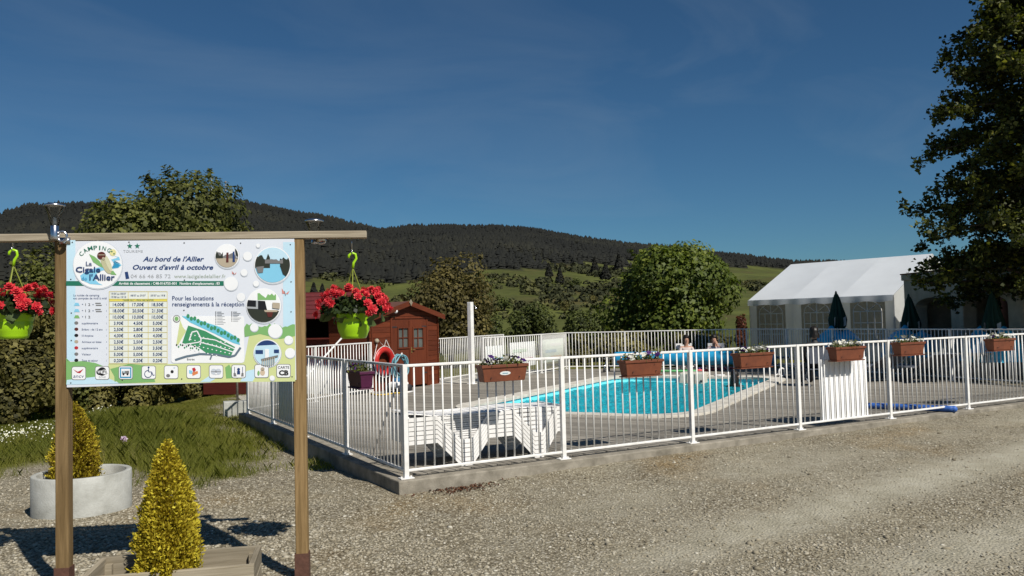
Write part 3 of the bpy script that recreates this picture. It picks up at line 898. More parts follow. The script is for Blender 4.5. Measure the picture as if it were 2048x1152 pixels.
# ------------------------------------------------------------------ information sign
DL, DR = 5.62, 5.82
_TL, _TR = at_d(135, 478, DL), at_d(590, 481, DR)
_BL, _BR = at_d(131, 770, DL), at_d(591, 764, DR)
SEX = V3(((_TR-_TL).x, (_TR-_TL).y, 0)).normalized()
SN = V3((SEX.y, -SEX.x, 0))
SO = V3(((_TL.x+_BL.x)/2, (_TL.y+_BL.y)/2, 0))
SW = ((_TR+_BR)/2-SO).dot(SEX)
SZ0, SZ1 = (_BL.z+_BR.z)/2, (_TL.z+_TR.z)/2
SXF = Matrix(((SEX.x, -SN.x, 0, SO.x), (SEX.y, -SN.y, 0, SO.y), (0, 0, 1, 0), (0, 0, 0, 1)))
def suv(px, py):
    p = at_plane(px, py, SO+SN*.008, SN); return ((p-SO).dot(SEX), p.z)
def SM():
    m = MB(); m.xf = SXF; return m
M_POST = mat_wood('sign_timber', (.125, .078, .030), (.29, .195, .090), 'Z', .8, bump=.35)
M_BEAM = mat_wood('sign_beam_timber', (.20, .165, .115), (.38, .33, .245), 'X', .8, bump=.35)
sgz = float(ground_z(SO.x, SO.y))
sign = thing('information_sign', 'wooden campsite information sign with printed panel on two posts', 'sign', SO+SEX*SW/2+V3((0, 0, sgz)))
uL = suv(121, 900)[0]; uR = suv(600, 900)[0]
zb1 = suv(590, 462)[1]; zb0 = SZ1+.004
for u in (uL, uR):
    mb = MB(); mb.box((0, 0, (zb0-sgz)/2), (.085, .085, zb0-sgz))
    o = mb.build('post', M_POST, sign, bevel=.006); p = SXF @ V3((u, .052, sgz)); o.location = p; o.rotation_euler = (0, 0, math.atan2(SEX.y, SEX.x))
    m2 = MB(); m2.xf = None
    for sx in (-1, 1): m2.box((sx*.046, 0, .085), (.006, .09, .25))
    m2.box((0, -.046, .085), (.098, .006, .25)); m2.box((0, 0, -.036), (.14, .14, .008))
    o2 = m2.build('post_shoe', M_RUST, sign); o2.location = p; o2.rotation_euler = o.rotation_euler
uB0, uB1 = suv(-60, 464)[0], suv(733, 474)[0]
mb = MB(); mb.box((0, 0, 0), (uB1-uB0, .09, zb1-zb0))
o = mb.build('cross_beam', M_BEAM, sign, bevel=.006)
o.location = SXF @ V3(((uB0+uB1)/2, .045, (zb0+zb1)/2)); o.rotation_euler = (0, 0, math.atan2(SEX.y, SEX.x))
M_PANEL = mat('sign_panel', (.66, .70, .77), .32, var=.02, scale=2)
mb = SM(); mb.box((SW/2, .002, (SZ0+SZ1)/2), (SW, .006, SZ1-SZ0))
panel = mb.build('printed_panel', M_PANEL, sign, bevel=.001)

def ink(name, c): return mat('ink_'+name, c, .35, var=.03, scale=4)
I_NAVY = ink('navy', (.02, .05, .16)); I_GREY = ink('grey', (.36, .38, .40)); I_GRN = ink('green', (.02, .16, .10)); I_WHITE = ink('white', (.80, .82, .84))
I_PALE = ink('pale_blue', (.50, .70, .82)); I_LBLUE = ink('light_blue', (.22, .55, .75)); I_BLUE = ink('blue', (.03, .28, .50)); I_YEL = ink('yellow', (.70, .62, .10))
I_YLINE = ink('table_line', (.62, .55, .22)); I_CELL = ink('cell', (.70, .74, .70)); I_LG = ink('lime', (.42, .58, .20)); I_LG2 = ink('leaf_green', (.20, .42, .15)); I_PY = ink('pale_lime', (.58, .64, .30))
I_MAPG = ink('map_green', (.05, .26, .12)); I_RIV = ink('river', (.15, .52, .68)); I_ROAD = ink('road', (.12, .17, .22)); I_BLACK = ink('black', (.012, .012, .015)); I_RED = ink('red', (.45, .03, .04))
I_BRN = ink('brown', (.10, .025, .02)); I_WING = ink('wing', (.48, .47, .30)); I_TREE = ink('photo_tree', (.03, .035, .025)); I_PINK = ink('pink', (.62, .25, .22)); I_TAN = ink('tan', (.42, .36, .27)); I_MID = ink('mid_grey', (.18, .18, .18))
I_OR = ink('orange', (.65, .22, .08)); I_BUB = ink('bubble_shade', (.52, .57, .64))

class Print:
    """flat print on the panel, laid as thin sheets just in front of it"""
    def __init__(s, name): s.name = name; s.mb = SM(); s.mats = []
    def mi(s, m):
        if m not in s.mats: s.mats.append(m)
        return s.mats.index(m)
    def poly(s, pts, m, lay=1):
        y = -.0016-.0009*lay
        vs = [(suv(px, py)[0], y, suv(px, py)[1]) for px, py in pts]
        s.mb.add(vs, [tuple(range(len(vs)))], s.mi(m)); return s
    def circ(s, cx, cy, r, m, lay=1, ry=None, n=28, rot=0.0):
        ry = ry or r; c, sn = math.cos(rot), math.sin(rot)
        return s.poly([(cx+r*math.cos(2*math.pi*i/n)*c-ry*math.sin(2*math.pi*i/n)*sn, cy+r*math.cos(2*math.pi*i/n)*sn+ry*math.sin(2*math.pi*i/n)*c) for i in range(n)], m, lay)
    def rrect(s, x0, y0, x1, y1, r, m, lay=1):
        pts = []
        for cx, cy, a in ((x1-r, y1-r, 0), (x0+r, y1-r, 90), (x0+r, y0+r, 180), (x1-r, y0+r, 270)):
            for i in range(5): pts.append((cx+r*math.cos(math.radians(a+22.5*i)), cy+r*math.sin(math.radians(a+22.5*i))))
        return s.poly(pts, m, lay)
    def rect(s, x0, y0, x1, y1, m, lay=1): return s.poly([(x0, y0), (x1, y0), (x1, y1), (x0, y1)], m, lay)
    def line(s, pts, w, m, lay=1):
        for (x0, y0), (x1, y1) in zip(pts[:-1], pts[1:]):
            L = math.hypot(x1-x0, y1-y0) or 1; nx_, ny_ = -(y1-y0)/L*w/2, (x1-x0)/L*w/2
            s.poly([(x0+nx_, y0+ny_), (x1+nx_, y1+ny_), (x1-nx_, y1-ny_), (x0-nx_, y0-ny_)], m, lay)
        return s
    def text(s, t, x0, x1, base, cap, m, lay=2, shear=0.0, bold=0.0, slope=0.0, rot=0.0):
        cu = bpy.data.curves.new('t', 'FONT'); cu.body = t; cu.size = 1; cu.resolution_u = 2; cu.shear = shear; cu.offset = bold
        ob = bpy.data.objects.new('t', cu)
        me = bpy.data.meshes.new_from_object(ob)
        co = [v.co.copy() for v in me.vertices]; fs = [tuple(p.vertices) for p in me.polygons]
        bpy.data.objects.remove(ob); bpy.data.curves.remove(cu); bpy.data.meshes.remove(me)
        if not co: return s
        mn = min(c.x for c in co); mx = max(c.x for c in co)
        kx = (x1-x0)/max(1e-6, mx-mn); ky = cap/0.70
        y = -.0016-.0009*lay; vs = []
        for c in co:
            X = (c.x-mn)*kx; Y = c.y*ky
            if rot:
                w = (x1-x0)/2; X, Y = w+(X-w)*math.cos(rot)-Y*math.sin(rot), (X-w)*math.sin(rot)+Y*math.cos(rot)
            u, z = suv(x0+X, base-Y+slope*X); vs.append((u, y, z))
        s.mb.add(vs, fs, s.mi(m)); return s
    def done(s): return s.mb.build(s.name, s.mats, panel)

# tinted background areas and meadow
P = Print('background_print')
P.rect(133, 480, 150, 722, I_PALE, 0).rect(566, 484, 589, 660, I_PALE, 0)
P.poly([(131.5, 716), (140, 724), (165, 722), (190, 726), (215, 736), (215, 768), (131.5, 769)], I_LG2, 0)
P.poly([(216, 728), (260, 726), (300, 727), (340, 728), (400, 726), (488, 724), (500, 660), (520, 655), (560, 662), (590, 655), (590.5, 763), (216, 767.5)], I_PY, 0)
hedge = [(488, 660)]+[(488+i*5.1, 655-6*abs(math.sin(i*1.7))-3*math.sin(i*.7)) for i in range(21)]+[(590, 672), (560, 678), (520, 668), (489, 674)]
P.poly(hedge, I_LG2, 1)
P.poly([(220, 738), (258, 728), (300, 732), (310, 764), (236, 767)], I_LG2, 1)
P.poly([(133, 760), (205, 752), (240, 767), (132, 769.5)], I_PALE, 1)
P.poly([(400, 764), (430, 744), (445, 748), (420, 764)], I_PALE, 1).poly([(493, 742), (520, 736), (505, 763), (480, 763)], I_PALE, 1)
P.poly([(450, 735), (458, 729), (464, 740), (468, 756), (452, 757)], I_LG2, 1).poly([(228, 745), (236, 734), (234, 760), (229, 764)], I_LG2, 2)
P.done()
P = Print('green_band')
P.rect(131.5, 562, 447, 571.5, I_GRN, 1)
P.text("Arrêté de classement : C48-016755-001", 237, 353, 569.2, 5, I_WHITE, 2, bold=.02).text("Nombre d'emplacements : 83", 359, 439, 569.2, 5, I_WHITE, 2, bold=.02)
P.done()
for t, x0, x1, yb, cap, col, sh, bo in (("Au bord de l'Allier", 285, 408, 522.5, 9.5, I_NAVY, .28, .028), ("Ouvert d'avril à octobre", 265, 426, 539, 9.5, I_NAVY, .28, .028),
        ("04 66 46 85 72", 261, 341, 556, 7.5, I_GREY, 0, 0), ("www.lacigaledelallier.fr", 348, 451, 556, 7.5, ink('sage', (.30, .36, .28)), 0, 0),
        ("Pour les locations", 344, 427, 600.5, 8.6, I_NAVY, 0, .012), ("renseignements à la réception", 344, 488, 612.5, 8.6, I_NAVY, 0, .012), ("TOURISME", 246, 285, 505, 5, I_GREY, 0, 0)):
    Print('lettering').text(t, x0, x1, yb, cap, col, 1, shear=sh, bold=bo).done()
Print('phone_icon').poly([(249, 544), (255, 543), (258, 557), (251, 558)], I_NAVY, 1).done()
for cx in (259, 274):
    Print('star').poly([(cx+(6 if i % 2 == 0 else 2.6)*math.sin(i*math.pi/5), 492-(6 if i % 2 == 0 else 2.6)*math.cos(i*math.pi/5)) for i in range(10)], I_GRN, 1).done()
# round logo
P = Print('logo')
P.circ(195.5, 530.5, 50.5, I_BUB, 2, 49).circ(195, 529.5, 49, I_WHITE, 3, 47.5)
P.poly([(240, 527), (226, 524), (222, 519), (236, 515), (228, 512), (238, 514), (240, 520), (229, 521), (243, 530), (236, 536), (223, 538), (204, 541), (192, 548), (187, 556), (197, 566), (205, 570), (180, 568), (163, 560), (160, 551), (172, 543), (195, 535), (224, 533)], I_LBLUE, 4)
P.poly([(226, 524), (240, 530), (236, 535), (222, 536), (230, 530)], I_BLUE, 5)
P.poly([(178, 508), (189, 513), (199, 522), (207, 536), (198, 532), (186, 524)], I_LG2, 5).poly([(216, 545), (226, 541), (233, 550), (222, 549)], I_LG2, 5)
P.circ(212, 529, 8, I_WING, 6, 20, rot=-.42).circ(217, 527, 4.5, ink('wing_pale', (.60, .60, .42)), 7, 17, rot=-.38)
P.circ(203, 511, 8.5, I_BRN, 8, 7.5).rect(197, 509, 210, 510.5, I_TAN, 9).circ(207, 517, 3, I_TAN, 9)
P.circ(225.5, 505, 6.6, ink('sun', (.72, .68, .32)), 5).circ(223.5, 503, 1.5, I_GRN, 6).circ(228, 507.5, 1.5, I_GRN, 6)
for ch, x, y, r in zip("CAMPING", (165.5, 172.5, 181.5, 191, 199, 207, 216), (508.5, 502.5, 498.8, 497.6, 497.8, 498.8, 502), (.85, .6, .3, .1, -.05, -.25, -.55)):
    w = {'M': 9.5, 'I': 2.6}.get(ch, 7.5)
    P.text(ch, x-w/2, x+w/2, y+2, 8.5, I_GRN, 5, bold=.015, rot=r)
P.text("La", 172, 184, 531, 8, I_NAVY, 9, bold=.015).text("Cigale", 151.5, 201, 544, 10.5, I_NAVY, 9, bold=.02)
P.text("de", 163, 174, 560, 7, I_BLUE, 9).text("l'Allier", 179, 230, 560, 11.5, I_NAVY, 9, bold=.02)
P.done()
# prices
P = Print('price_table')
cols = [218, 256, 296, 334]; rows = [583, 598, 602.5]+[602.5+12.45*(i+1) for i in range(10)]
P.rect(218, 583, 334, rows[-1], I_CELL, 1).rect(218, 598, 334, 602.5, I_YEL, 2)
for x in cols: P.rect(x-.6, 583, x+.6, rows[-1], I_YLINE, 2)
for y in rows: P.rect(217.4, y-.5, 334.6, y+.5, I_YLINE, 3)
P.text("19/04 au 08/07", 222, 252, 589, 3.6, I_NAVY, 4).text("19/08 au 15/10", 222, 252, 595.5, 3.6, I_NAVY, 4)
P.text("08/07 au 29/07", 261, 291, 592.5, 3.6, I_NAVY, 4).text("29/07 au 19/8", 301, 330, 592.5, 3.6, I_NAVY, 4)
P.text("TARIFS 2017 - PRIX PAR NUITEE", 245, 307, 601.8, 3.0, I_GRN, 4)
pr = [("14,00€", "17,00€", "18,50€"), ("18,00€", "20,50€", "21,50€"), ("10,00€", "10,00€", "10,00€"), ("3,90€", "4,50€", "5,00€"), ("2,50€", "2,80€", "3,00€"), ("4,00€", "4,00€", "4,00€"),
      ("2,50€", "2,50€", "2,50€"), ("2,50€", "3,00€", "3,50€"), ("5,00€", "5,00€", "5,00€"), ("0,20€", "0,20€", "0,20€")]
for i, rw in enumerate(pr):
    for j, t in enumerate(rw):
        cx = (cols[j]+cols[j+1])/2; w = 11.5 if len(t) > 5 else 9.5
        P.text(t, cx-w, cx+w, rows[2]+12.45*i+9.4, 6.2, I_NAVY, 4, bold=.008)
P.done()
P = Print('price_notes')
P.text("La nuitée de camping", 146, 198, 592.5, 4.2, I_NAVY, 1).text("est comptée de midi à midi", 146, 213, 598.5, 4.2, I_NAVY, 1)
for i, t in enumerate(["", "", "", "supplémentaire", "Enfant - de 12 ans", "10 Ampères", "Animaux en laisse", "supplémentaire", "Visiteur", "Taxe de séjour"]):
    y = rows[2]+12.45*i+7
    if t: P.text(t, 163, 163+2.3*len(t), y+1.5, 4.0, I_NAVY, 1)
    c = [I_LBLUE, I_LBLUE, I_LG2, I_MID, I_BRN, I_BLACK, I_TAN, I_RED, I_MID, I_BLACK][i]
    if i < 3:
        P.poly([(147, y+2), (150, y-4), (156, y-4), (159, y+2)], c, 1).text("+", 163, 166, y+1, 4, I_NAVY, 1).text("1 2", 170, 180, y+2, 5, I_BLACK, 1)
        if i < 2: P.text("=", 184, 187, y+1, 3, I_NAVY, 1); P.rect(190, y-4, 201, y-2, I_MID, 1).rect(191, y, 203, y+2, I_MID, 1)
    else: P.circ(152, y-1, 4, c, 1, 3.2)
    P.text(":", 212, 213, y+1, 4, I_NAVY, 1)
P.done()
# site map
P = Print('site_map')
P.rrect(342, 632, 488, 726, 5, I_WHITE, 2)
P.poly([(363, 632), (376, 633), (440, 654), (476, 676), (480, 690), (466, 686), (430, 668), (380, 645)], I_RIV, 3)
P.poly([(360, 640), (366, 655), (372, 662), (356, 690), (352, 690)], I_PY, 3)
P.poly([(376, 651), (410, 662), (470, 694), (460, 716), (446, 714), (412, 706), (396, 694), (364, 686), (370, 668)], I_MAPG, 3)
P.line([(378, 681), (384, 664), (394, 662), (402, 678), (400, 690)], 2.4, I_WHITE, 4).line([(402, 676), (430, 680), (470, 698)], 2.0, I_WHITE, 4).line([(398, 684), (430, 692), (466, 704)], 2.0, I_WHITE, 4).line([(362, 690), (400, 684)], 2.0, I_WHITE, 4)
for i in range(40):
    x = 380+(i % 10)*8.6; y = 668+(i//10)*10+(i % 10)*2.0
    if x < 464 and y < 712: P.rect(x, y, x+2.4, y+2, I_WHITE, 5)
P.line([(350, 720), (372, 713), (400, 708), (432, 709), (458, 714), (470, 711), (481, 695)], 4.2, I_ROAD, 4).line([(424, 709), (420, 719)], 3, I_ROAD, 4)
for i in range(16): P.circ(376+i*6.7, 632+i*3.2+2*math.sin(i*2.1), 3.2, I_MAPG, 5, 4.2, 10)
for i in range(12): P.circ(353+i*4, 690+3*math.sin(i*1.9)+i*.6, 1.6, I_MAPG if i % 3 else I_BLACK, 4, 2, 8)
P.circ(353, 637.5, 7.4, I_MID, 4).circ(353, 637.5, 6, I_CELL, 5).circ(353, 637.5, 4, I_LG2, 6, 4.5, 8)
P.text("Entrée", 374, 389, 720.5, 4, I_BLACK, 4)
for i in range(9): P.rect(434, 623+i*3.1, 434+9+(i*5) % 9, 624.2+i*3.1, I_GREY, 3).rect(430.5, 622.6+i*3.1, 432.3, 624.4+i*3.1, I_MID, 3)
for i in range(7): P.rect(466, 623+i*3.1, 466+8+(i*7) % 10, 624.2+i*3.1, I_GREY, 3).rect(462.5, 622.6+i*3.1, 464.3, 624.4+i*3.1, I_MID, 3)
P.done()
# round pictures
def clip_circ(pts, cx, cy, r, n=40):
    """clip polygon to circle: intersect with convex n-gon"""
    ring = [(cx+r*math.cos(2*math.pi*i/n), cy+r*math.sin(2*math.pi*i/n)) for i in range(n)]
    out = list(pts)
    for i in range(n):
        (ax, ay), (bx, by) = ring[i], ring[(i+1) % n]; inp = out; out = []
        if not inp: break
        def side(p): return (bx-ax)*(p[1]-ay)-(by-ay)*(p[0]-ax)
        for j in range(len(inp)):
            p, q = inp[j-1], inp[j]; sp, sq = side(p), side(q)
            if (sp >= 0) != (sq >= 0):
                t = sp/(sp-sq); out.append((p[0]+(q[0]-p[0])*t, p[1]+(q[1]-p[1])*t))
            if sq >= 0: out.append(q)
    return out
def picture(cx, cy, r, shapes, sky):
    P = Print('round_picture'); P.circ(cx+.6, cy+1.4, r+3, I_BUB, 2).circ(cx, cy, r+2, I_WHITE, 3).circ(cx, cy, r, sky, 4)
    lay = 5
    for pts, m in shapes:
        q = clip_circ(pts, cx, cy, r)
        if len(q) > 2: P.poly(q, m, lay)
        lay += 1
    P.done()
def bumps(x0, x1, y, a, k, seed, down):
    rnd = random.Random(seed); return [(x0+(x1-x0)*i/k, y-a*rnd.random()) for i in range(k+1)]+[(x1, down), (x0, down)]
picture(454, 512, 22.5, [(bumps(430, 478, 516, 14, 9, 1, 540), I_MID), ([(430, 515), (480, 518), (480, 540), (430, 540)], I_TAN), ([(453, 505), (457, 505), (457, 525), (452, 525)], I_BRN), ([(466, 503), (469, 503), (470, 524), (465, 524)], I_NAVY), (bumps(430, 446, 512, 10, 4, 2, 516), I_TREE), ([(470, 494), (477, 506), (477, 514), (472, 510)], I_TREE)], I_WHITE)
picture(545, 530, 35, [([(505, 526), (585, 526), (585, 570), (505, 570)], I_LBLUE), (bumps(508, 540, 519, 14, 8, 3, 536), I_TREE), (bumps(560, 584, 520, 14, 7, 4, 534), I_TREE), (bumps(530, 566, 522, 4, 8, 5, 527), I_MID), ([(512, 534), (528, 532), (526, 545), (516, 546)], I_MID), ([(560, 530), (580, 534), (578, 556), (566, 548)], I_TREE)], I_PALE)
picture(527, 611, 33, [(bumps(515, 552, 596, 12, 9, 6, 600), I_LG2), ([(494, 600), (530, 602), (536, 628), (494, 622)], I_BLACK), ([(492, 618), (565, 622), (565, 650), (492, 650)], I_TREE), ([(494, 617), (516, 618), (516, 601), (512, 601), (512, 614), (494, 613)], I_GREY), ([(528, 620), (556, 620), (554, 624), (530, 624)], I_TAN), ([(533, 624), (546, 624), (544, 634), (536, 634)], I_BRN), ([(545, 605), (562, 606), (562, 618), (545, 616)], I_TAN)], I_WHITE)
picture(534, 706, 25.5, [([(505, 678), (562, 678), (562, 690), (505, 693)], I_NAVY), ([(505, 692), (562, 689), (562, 740), (505, 740)], I_PALE), ([(511, 700), (526, 700), (526, 708), (511, 708)], I_NAVY), ([(548, 699), (558, 699), (558, 706), (548, 706)], I_NAVY), ([(530, 698), (538, 698), (538, 716), (530, 716)], I_WHITE), ([(522, 718), (556, 710), (556, 714), (524, 722)], I_MID)]
        + [([(524+i*4, 719-i), (525.5+i*4, 719-i), (525.5+i*4, 732), (524+i*4, 732)], I_TAN) for i in range(7)], I_TREE)
for cx, cy, r in ((495, 512, 9), (488, 545, 7), (462, 567, 14), (516, 491, 4), (482, 594, 8.5), (512, 567, 6), (550, 662, 14), (577, 680, 8.5), (580, 706, 10), (508, 655, 8), (544, 756, 5)):
    Print('bubble').circ(cx+.4, cy+1, r+.7, I_BUB, 2).circ(cx, cy, r, I_WHITE, 3).done()
for cx, cy, s in ((468, 546, 4.5), (571, 584, 7.5)):
    Print('butterfly').poly([(cx, cy+s*.5), (cx-s, cy-s), (cx-s*.9, cy+s*.4)], I_PINK, 2).poly([(cx, cy+s*.5), (cx+s*1.1, cy-s*.4), (cx+s*.6, cy+s*.6)], I_PINK, 2).line([(cx-s*.3, cy-s*.3), (cx, cy+s)], .8, I_BRN, 3).done()
# service icons
for k, cx in enumerate((157, 204, 251, 297, 342, 387, 432, 477, 523, 567)):
    cy = 746.5-.0115*(cx-157); P = Print('service_icon')
    P.rrect(cx-14.4, cy-13.6, cx+14.4, cy+13.6, 4.5, I_MID, 2).rrect(cx-13.3, cy-12.5, cx+13.3, cy+12.5, 4, I_WHITE, 3)
    if k == 0: P.text("ancv", cx-11, cx+11, cy+9, 7, I_NAVY, 4, shear=.2).poly([(cx-11, cy-8), (cx-2, cy-3), (cx+3, cy-5), (cx+10, cy-9), (cx+3, cy), (cx-3, cy-1)], I_RED, 4)
    elif k == 1: P.circ(cx, cy-3, 8.5, I_BLACK, 4, 8.5).circ(cx-4, cy-2, 7.5, I_BLACK, 5, 6).circ(cx+5, cy-2, 7, I_WHITE, 6, 4.5).text("Wi", cx-9.5, cx-1, cy+.8, 6, I_WHITE, 7, bold=.02).text("Fi", cx+1, cx+9, cy+.8, 6, I_BLACK, 7, bold=.02).text("ZONE", cx-7, cx+7, cy+10, 3.5, I_GREY, 4)
    elif k == 2: P.rect(cx-11.5, cy-10.5, cx+11.5, cy+10.5, I_BLUE, 4).rect(cx-9, cy-8, cx+9, cy+8, I_WHITE, 5).poly([(cx-7, cy-3), (cx+7, cy-4), (cx+7, cy+2), (cx-7, cy+2)], I_MID, 6).circ(cx-4, cy+3, 2, I_BLACK, 7, 2, 10).circ(cx+4, cy+3, 2, I_BLACK, 7, 2, 10).rect(cx-5, cy-2.5, cx-1, cy-.5, I_PALE, 7)
    elif k == 3: P.circ(cx, cy-10, 1.9, I_NAVY, 4, 1.9, 12).line([(cx-.5, cy-8), (cx, cy-1), (cx+6, cy-1), (cx+9, cy+6), (cx+12, cy+5)], 1.5, I_NAVY, 4).line([(cx+math.cos(math.radians(a))*7-1, cy+3+math.sin(math.radians(a))*7) for a in range(-20, 290, 18)], 1.3, I_NAVY, 5)
    elif k == 4: P.circ(cx+2, cy-1, 3.2, I_BLACK, 4, 3.2, 14).circ(cx-6, cy+7, 4, I_MID, 4, 3.4, 14).rect(cx+5, cy-9, cx+8, cy-8, I_BLUE, 4)
    elif k == 5: P.poly([(cx-9, cy-4), (cx-2, cy-2), (cx-3, cy+4), (cx-9, cy+3)], I_LBLUE, 4).poly([(cx-3, cy-7), (cx+2, cy-9), (cx+5, cy-4), (cx, cy+1)], I_RED, 5).poly([(cx-3, cy+1), (cx+8, cy-2), (cx+9, cy+3), (cx-2, cy+8)], I_OR, 4)
    elif k == 6: P.circ(cx-4.5, cy, 6, I_BUB, 4, 6, 18).circ(cx+4.5, cy, 6, I_BUB, 4, 6, 18).line([(cx-10, cy), (cx+10, cy)], 1.0, I_MID, 5).circ(cx, cy+4, 2, I_WHITE, 6, 2, 10)
    elif k == 7: P.circ(cx, cy-4, 3, I_NAVY, 4, 3, 12).rect(cx-3, cy-1, cx+3, cy+6, I_NAVY, 4).line([(cx-8, cy-9), (cx-8, cy+3)], 1.1, I_NAVY, 4).line([(cx+8, cy-9), (cx+8, cy+3)], 1.1, I_NAVY, 4).poly([(cx-10, cy+3), (cx-6, cy+3), (cx-4, cy+10), (cx-10, cy+10)], I_MID, 4).poly([(cx+6, cy+3), (cx+10, cy+3), (cx+10, cy+10), (cx+5, cy+10)], I_MID, 4)
    elif k == 8: P.circ(cx+2, cy-4, 4, I_TAN, 4, 4, 14).circ(cx+2, cy+3, 5, ink('beige', (.58, .46, .34)), 4, 6, 14).circ(cx-6, cy+4, 2.4, I_LG2, 5, 5, 12)
    else: P.text("CARTE", cx-11.5, cx+11.5, cy-4.5, 5, I_BLACK, 4, bold=.01).text("CB", cx-9.5, cx+10, cy+8.5, 9.5, I_BLACK, 4, bold=.05)
    P.done()
for px, py in ((144, 484.5), (257.5, 484), (368, 485.5), (481, 486), (580.5, 489), (141, 558.5), (368.5, 560), (582, 563.5), (142, 626), (367.5, 620.5), (582, 623.5), (142, 681), (582, 679), (141, 766), (244, 760.5), (363, 758), (474, 756), (584, 753.5)):
    u, z = suv(px, py); mb = SM()
    mb.xf = SXF @ Matrix.Translation((u, -.0015, z)) @ Matrix.Rotation(math.pi/2, 4, 'X')
    mb.lathe([(.0045, 0), (.0045, .002), (.0001, .0035)], 8); mb.build('screw', M_DARKMETAL, panel)

# ------------------------------------------------------------------ lamps on the sign
def glass_mat():
    m, nt, b = new_mat('lamp_glass'); N, L = nt.nodes, nt.links
    tr = N.new('ShaderNodeBsdfTransparent'); tr.inputs['Color'].default_value = (.86, .88, .87, 1)
    gl = N.new('ShaderNodeBsdfGlossy'); gl.inputs['Roughness'].default_value = .06
    fr = N.new('ShaderNodeFresnel'); fr.inputs['IOR'].default_value = 1.5
    mx = N.new('ShaderNodeMixShader'); L.new(fr.outputs[0], mx.inputs['Fac']); L.new(tr.outputs[0], mx.inputs[1]); L.new(gl.outputs[0], mx.inputs[2])
    L.new(mx.outputs[0], N['Material Output'].inputs['Surface']); return m
M_GLASS = glass_mat()
def lamp(px, py_top, yoff, label, bz=0.0):
    u, z = suv(px, py_top)
    base = SXF @ V3((u, yoff, z-.245))
    root = thing('solar_lamp', label, 'lamp', base, math.atan2(SEX.y, SEX.x), 'solar lamps on the sign beam', local=True)
    MB().lathe([(.0001, bz), (.023, bz), (.024, bz+.004), (.024, .092), (.020, .096), (.0001, .097)], 20).build('steel_body', M_STEEL, root, True)
    MB().lathe([(.026, .098), (.032, .13), (.046, .185), (.064, .228)], 24).build('glass_shade', M_GLASS, root, True)
    MB().lathe([(.066, .224), (.069, .230), (.066, .238), (.04, .246), (.0001, .247)], 24).build('cap', M_STEEL, root, True)
    MB().lathe([(.0001, .097), (.012, .099), (.010, .15), (.0001, .152)], 12).build('light_rod', M_PLASTIC_W, root, True)
    s = 1 if yoff < 0 else -1
    y_end = (-.002-yoff) if yoff < 0 else (.092-yoff)
    mb = MB()
    ring = [(.046+.030*math.cos(t), s*.004, .02+bz+.034*math.sin(t)*(1-6*bz)) for t in [i*2*math.pi/16 for i in range(16)]]
    mb.tube(ring, .009, 8, closed=True)
    mb.tube([(.046, s*.004, -.014+bz*1.6), (.046, y_end, -.014+bz*1.6)], .010, 8); mb.box((.046, y_end-s*.003, -.004+bz*1.5), (.07, .008, .045))
    mb.tube([(.02, 0, .02+bz), (.03, 0, .02+bz)], .010, 8)
    mb.build('bracket', M_STEEL, root, True)
    return root
lamp(115, 409, -.055, 'stainless solar lamp with clear cone standing before the left post of the sign')
lamp(624, 433, .145, 'stainless solar lamp with clear cone half hidden behind the sign beam', .066)

# ------------------------------------------------------------------ hanging baskets
M_LIME = mat('lime_plastic', (.33, .60, .012), .32, var=.06, scale=6)
M_BEG = mat_tone('begonia_petals', [(0, (.30, .006, .015)), (.5, (.62, .022, .040)), (1, (.85, .13, .12))], .55, .25, (1, .6, .6))
M_BEGL = mat_tone('begonia_leaves', [(0, (.012, .022, .008)), (.6, (.035, .055, .016)), (1, (.10, .14, .05))], .45, .2)
BEG = [flower_mesh('flower', M_BEG, petals=7, r=.042, rings=4, cup=.42) for _ in range(4)]
M_CORD = mat('cord', (.22, .26, .03), .6)
def big_leaf():
    vs, fs = [(0, 0, 0)], []
    for i in range(9):
        a = -2.3+4.6*i/8; r = .045*(1+.25*math.cos(a*.8)+.1*(-1)**i)
        vs.append((r*math.cos(a), r*math.sin(a), -.012*(i % 2)-.01))
    for i in range(8): fs.append((0, i+1, i+2))
    return np_mesh('leaf', np.array(vs), np.array(fs), M_BEGL, np.full(len(vs), .9))
BIGLEAF = big_leaf()
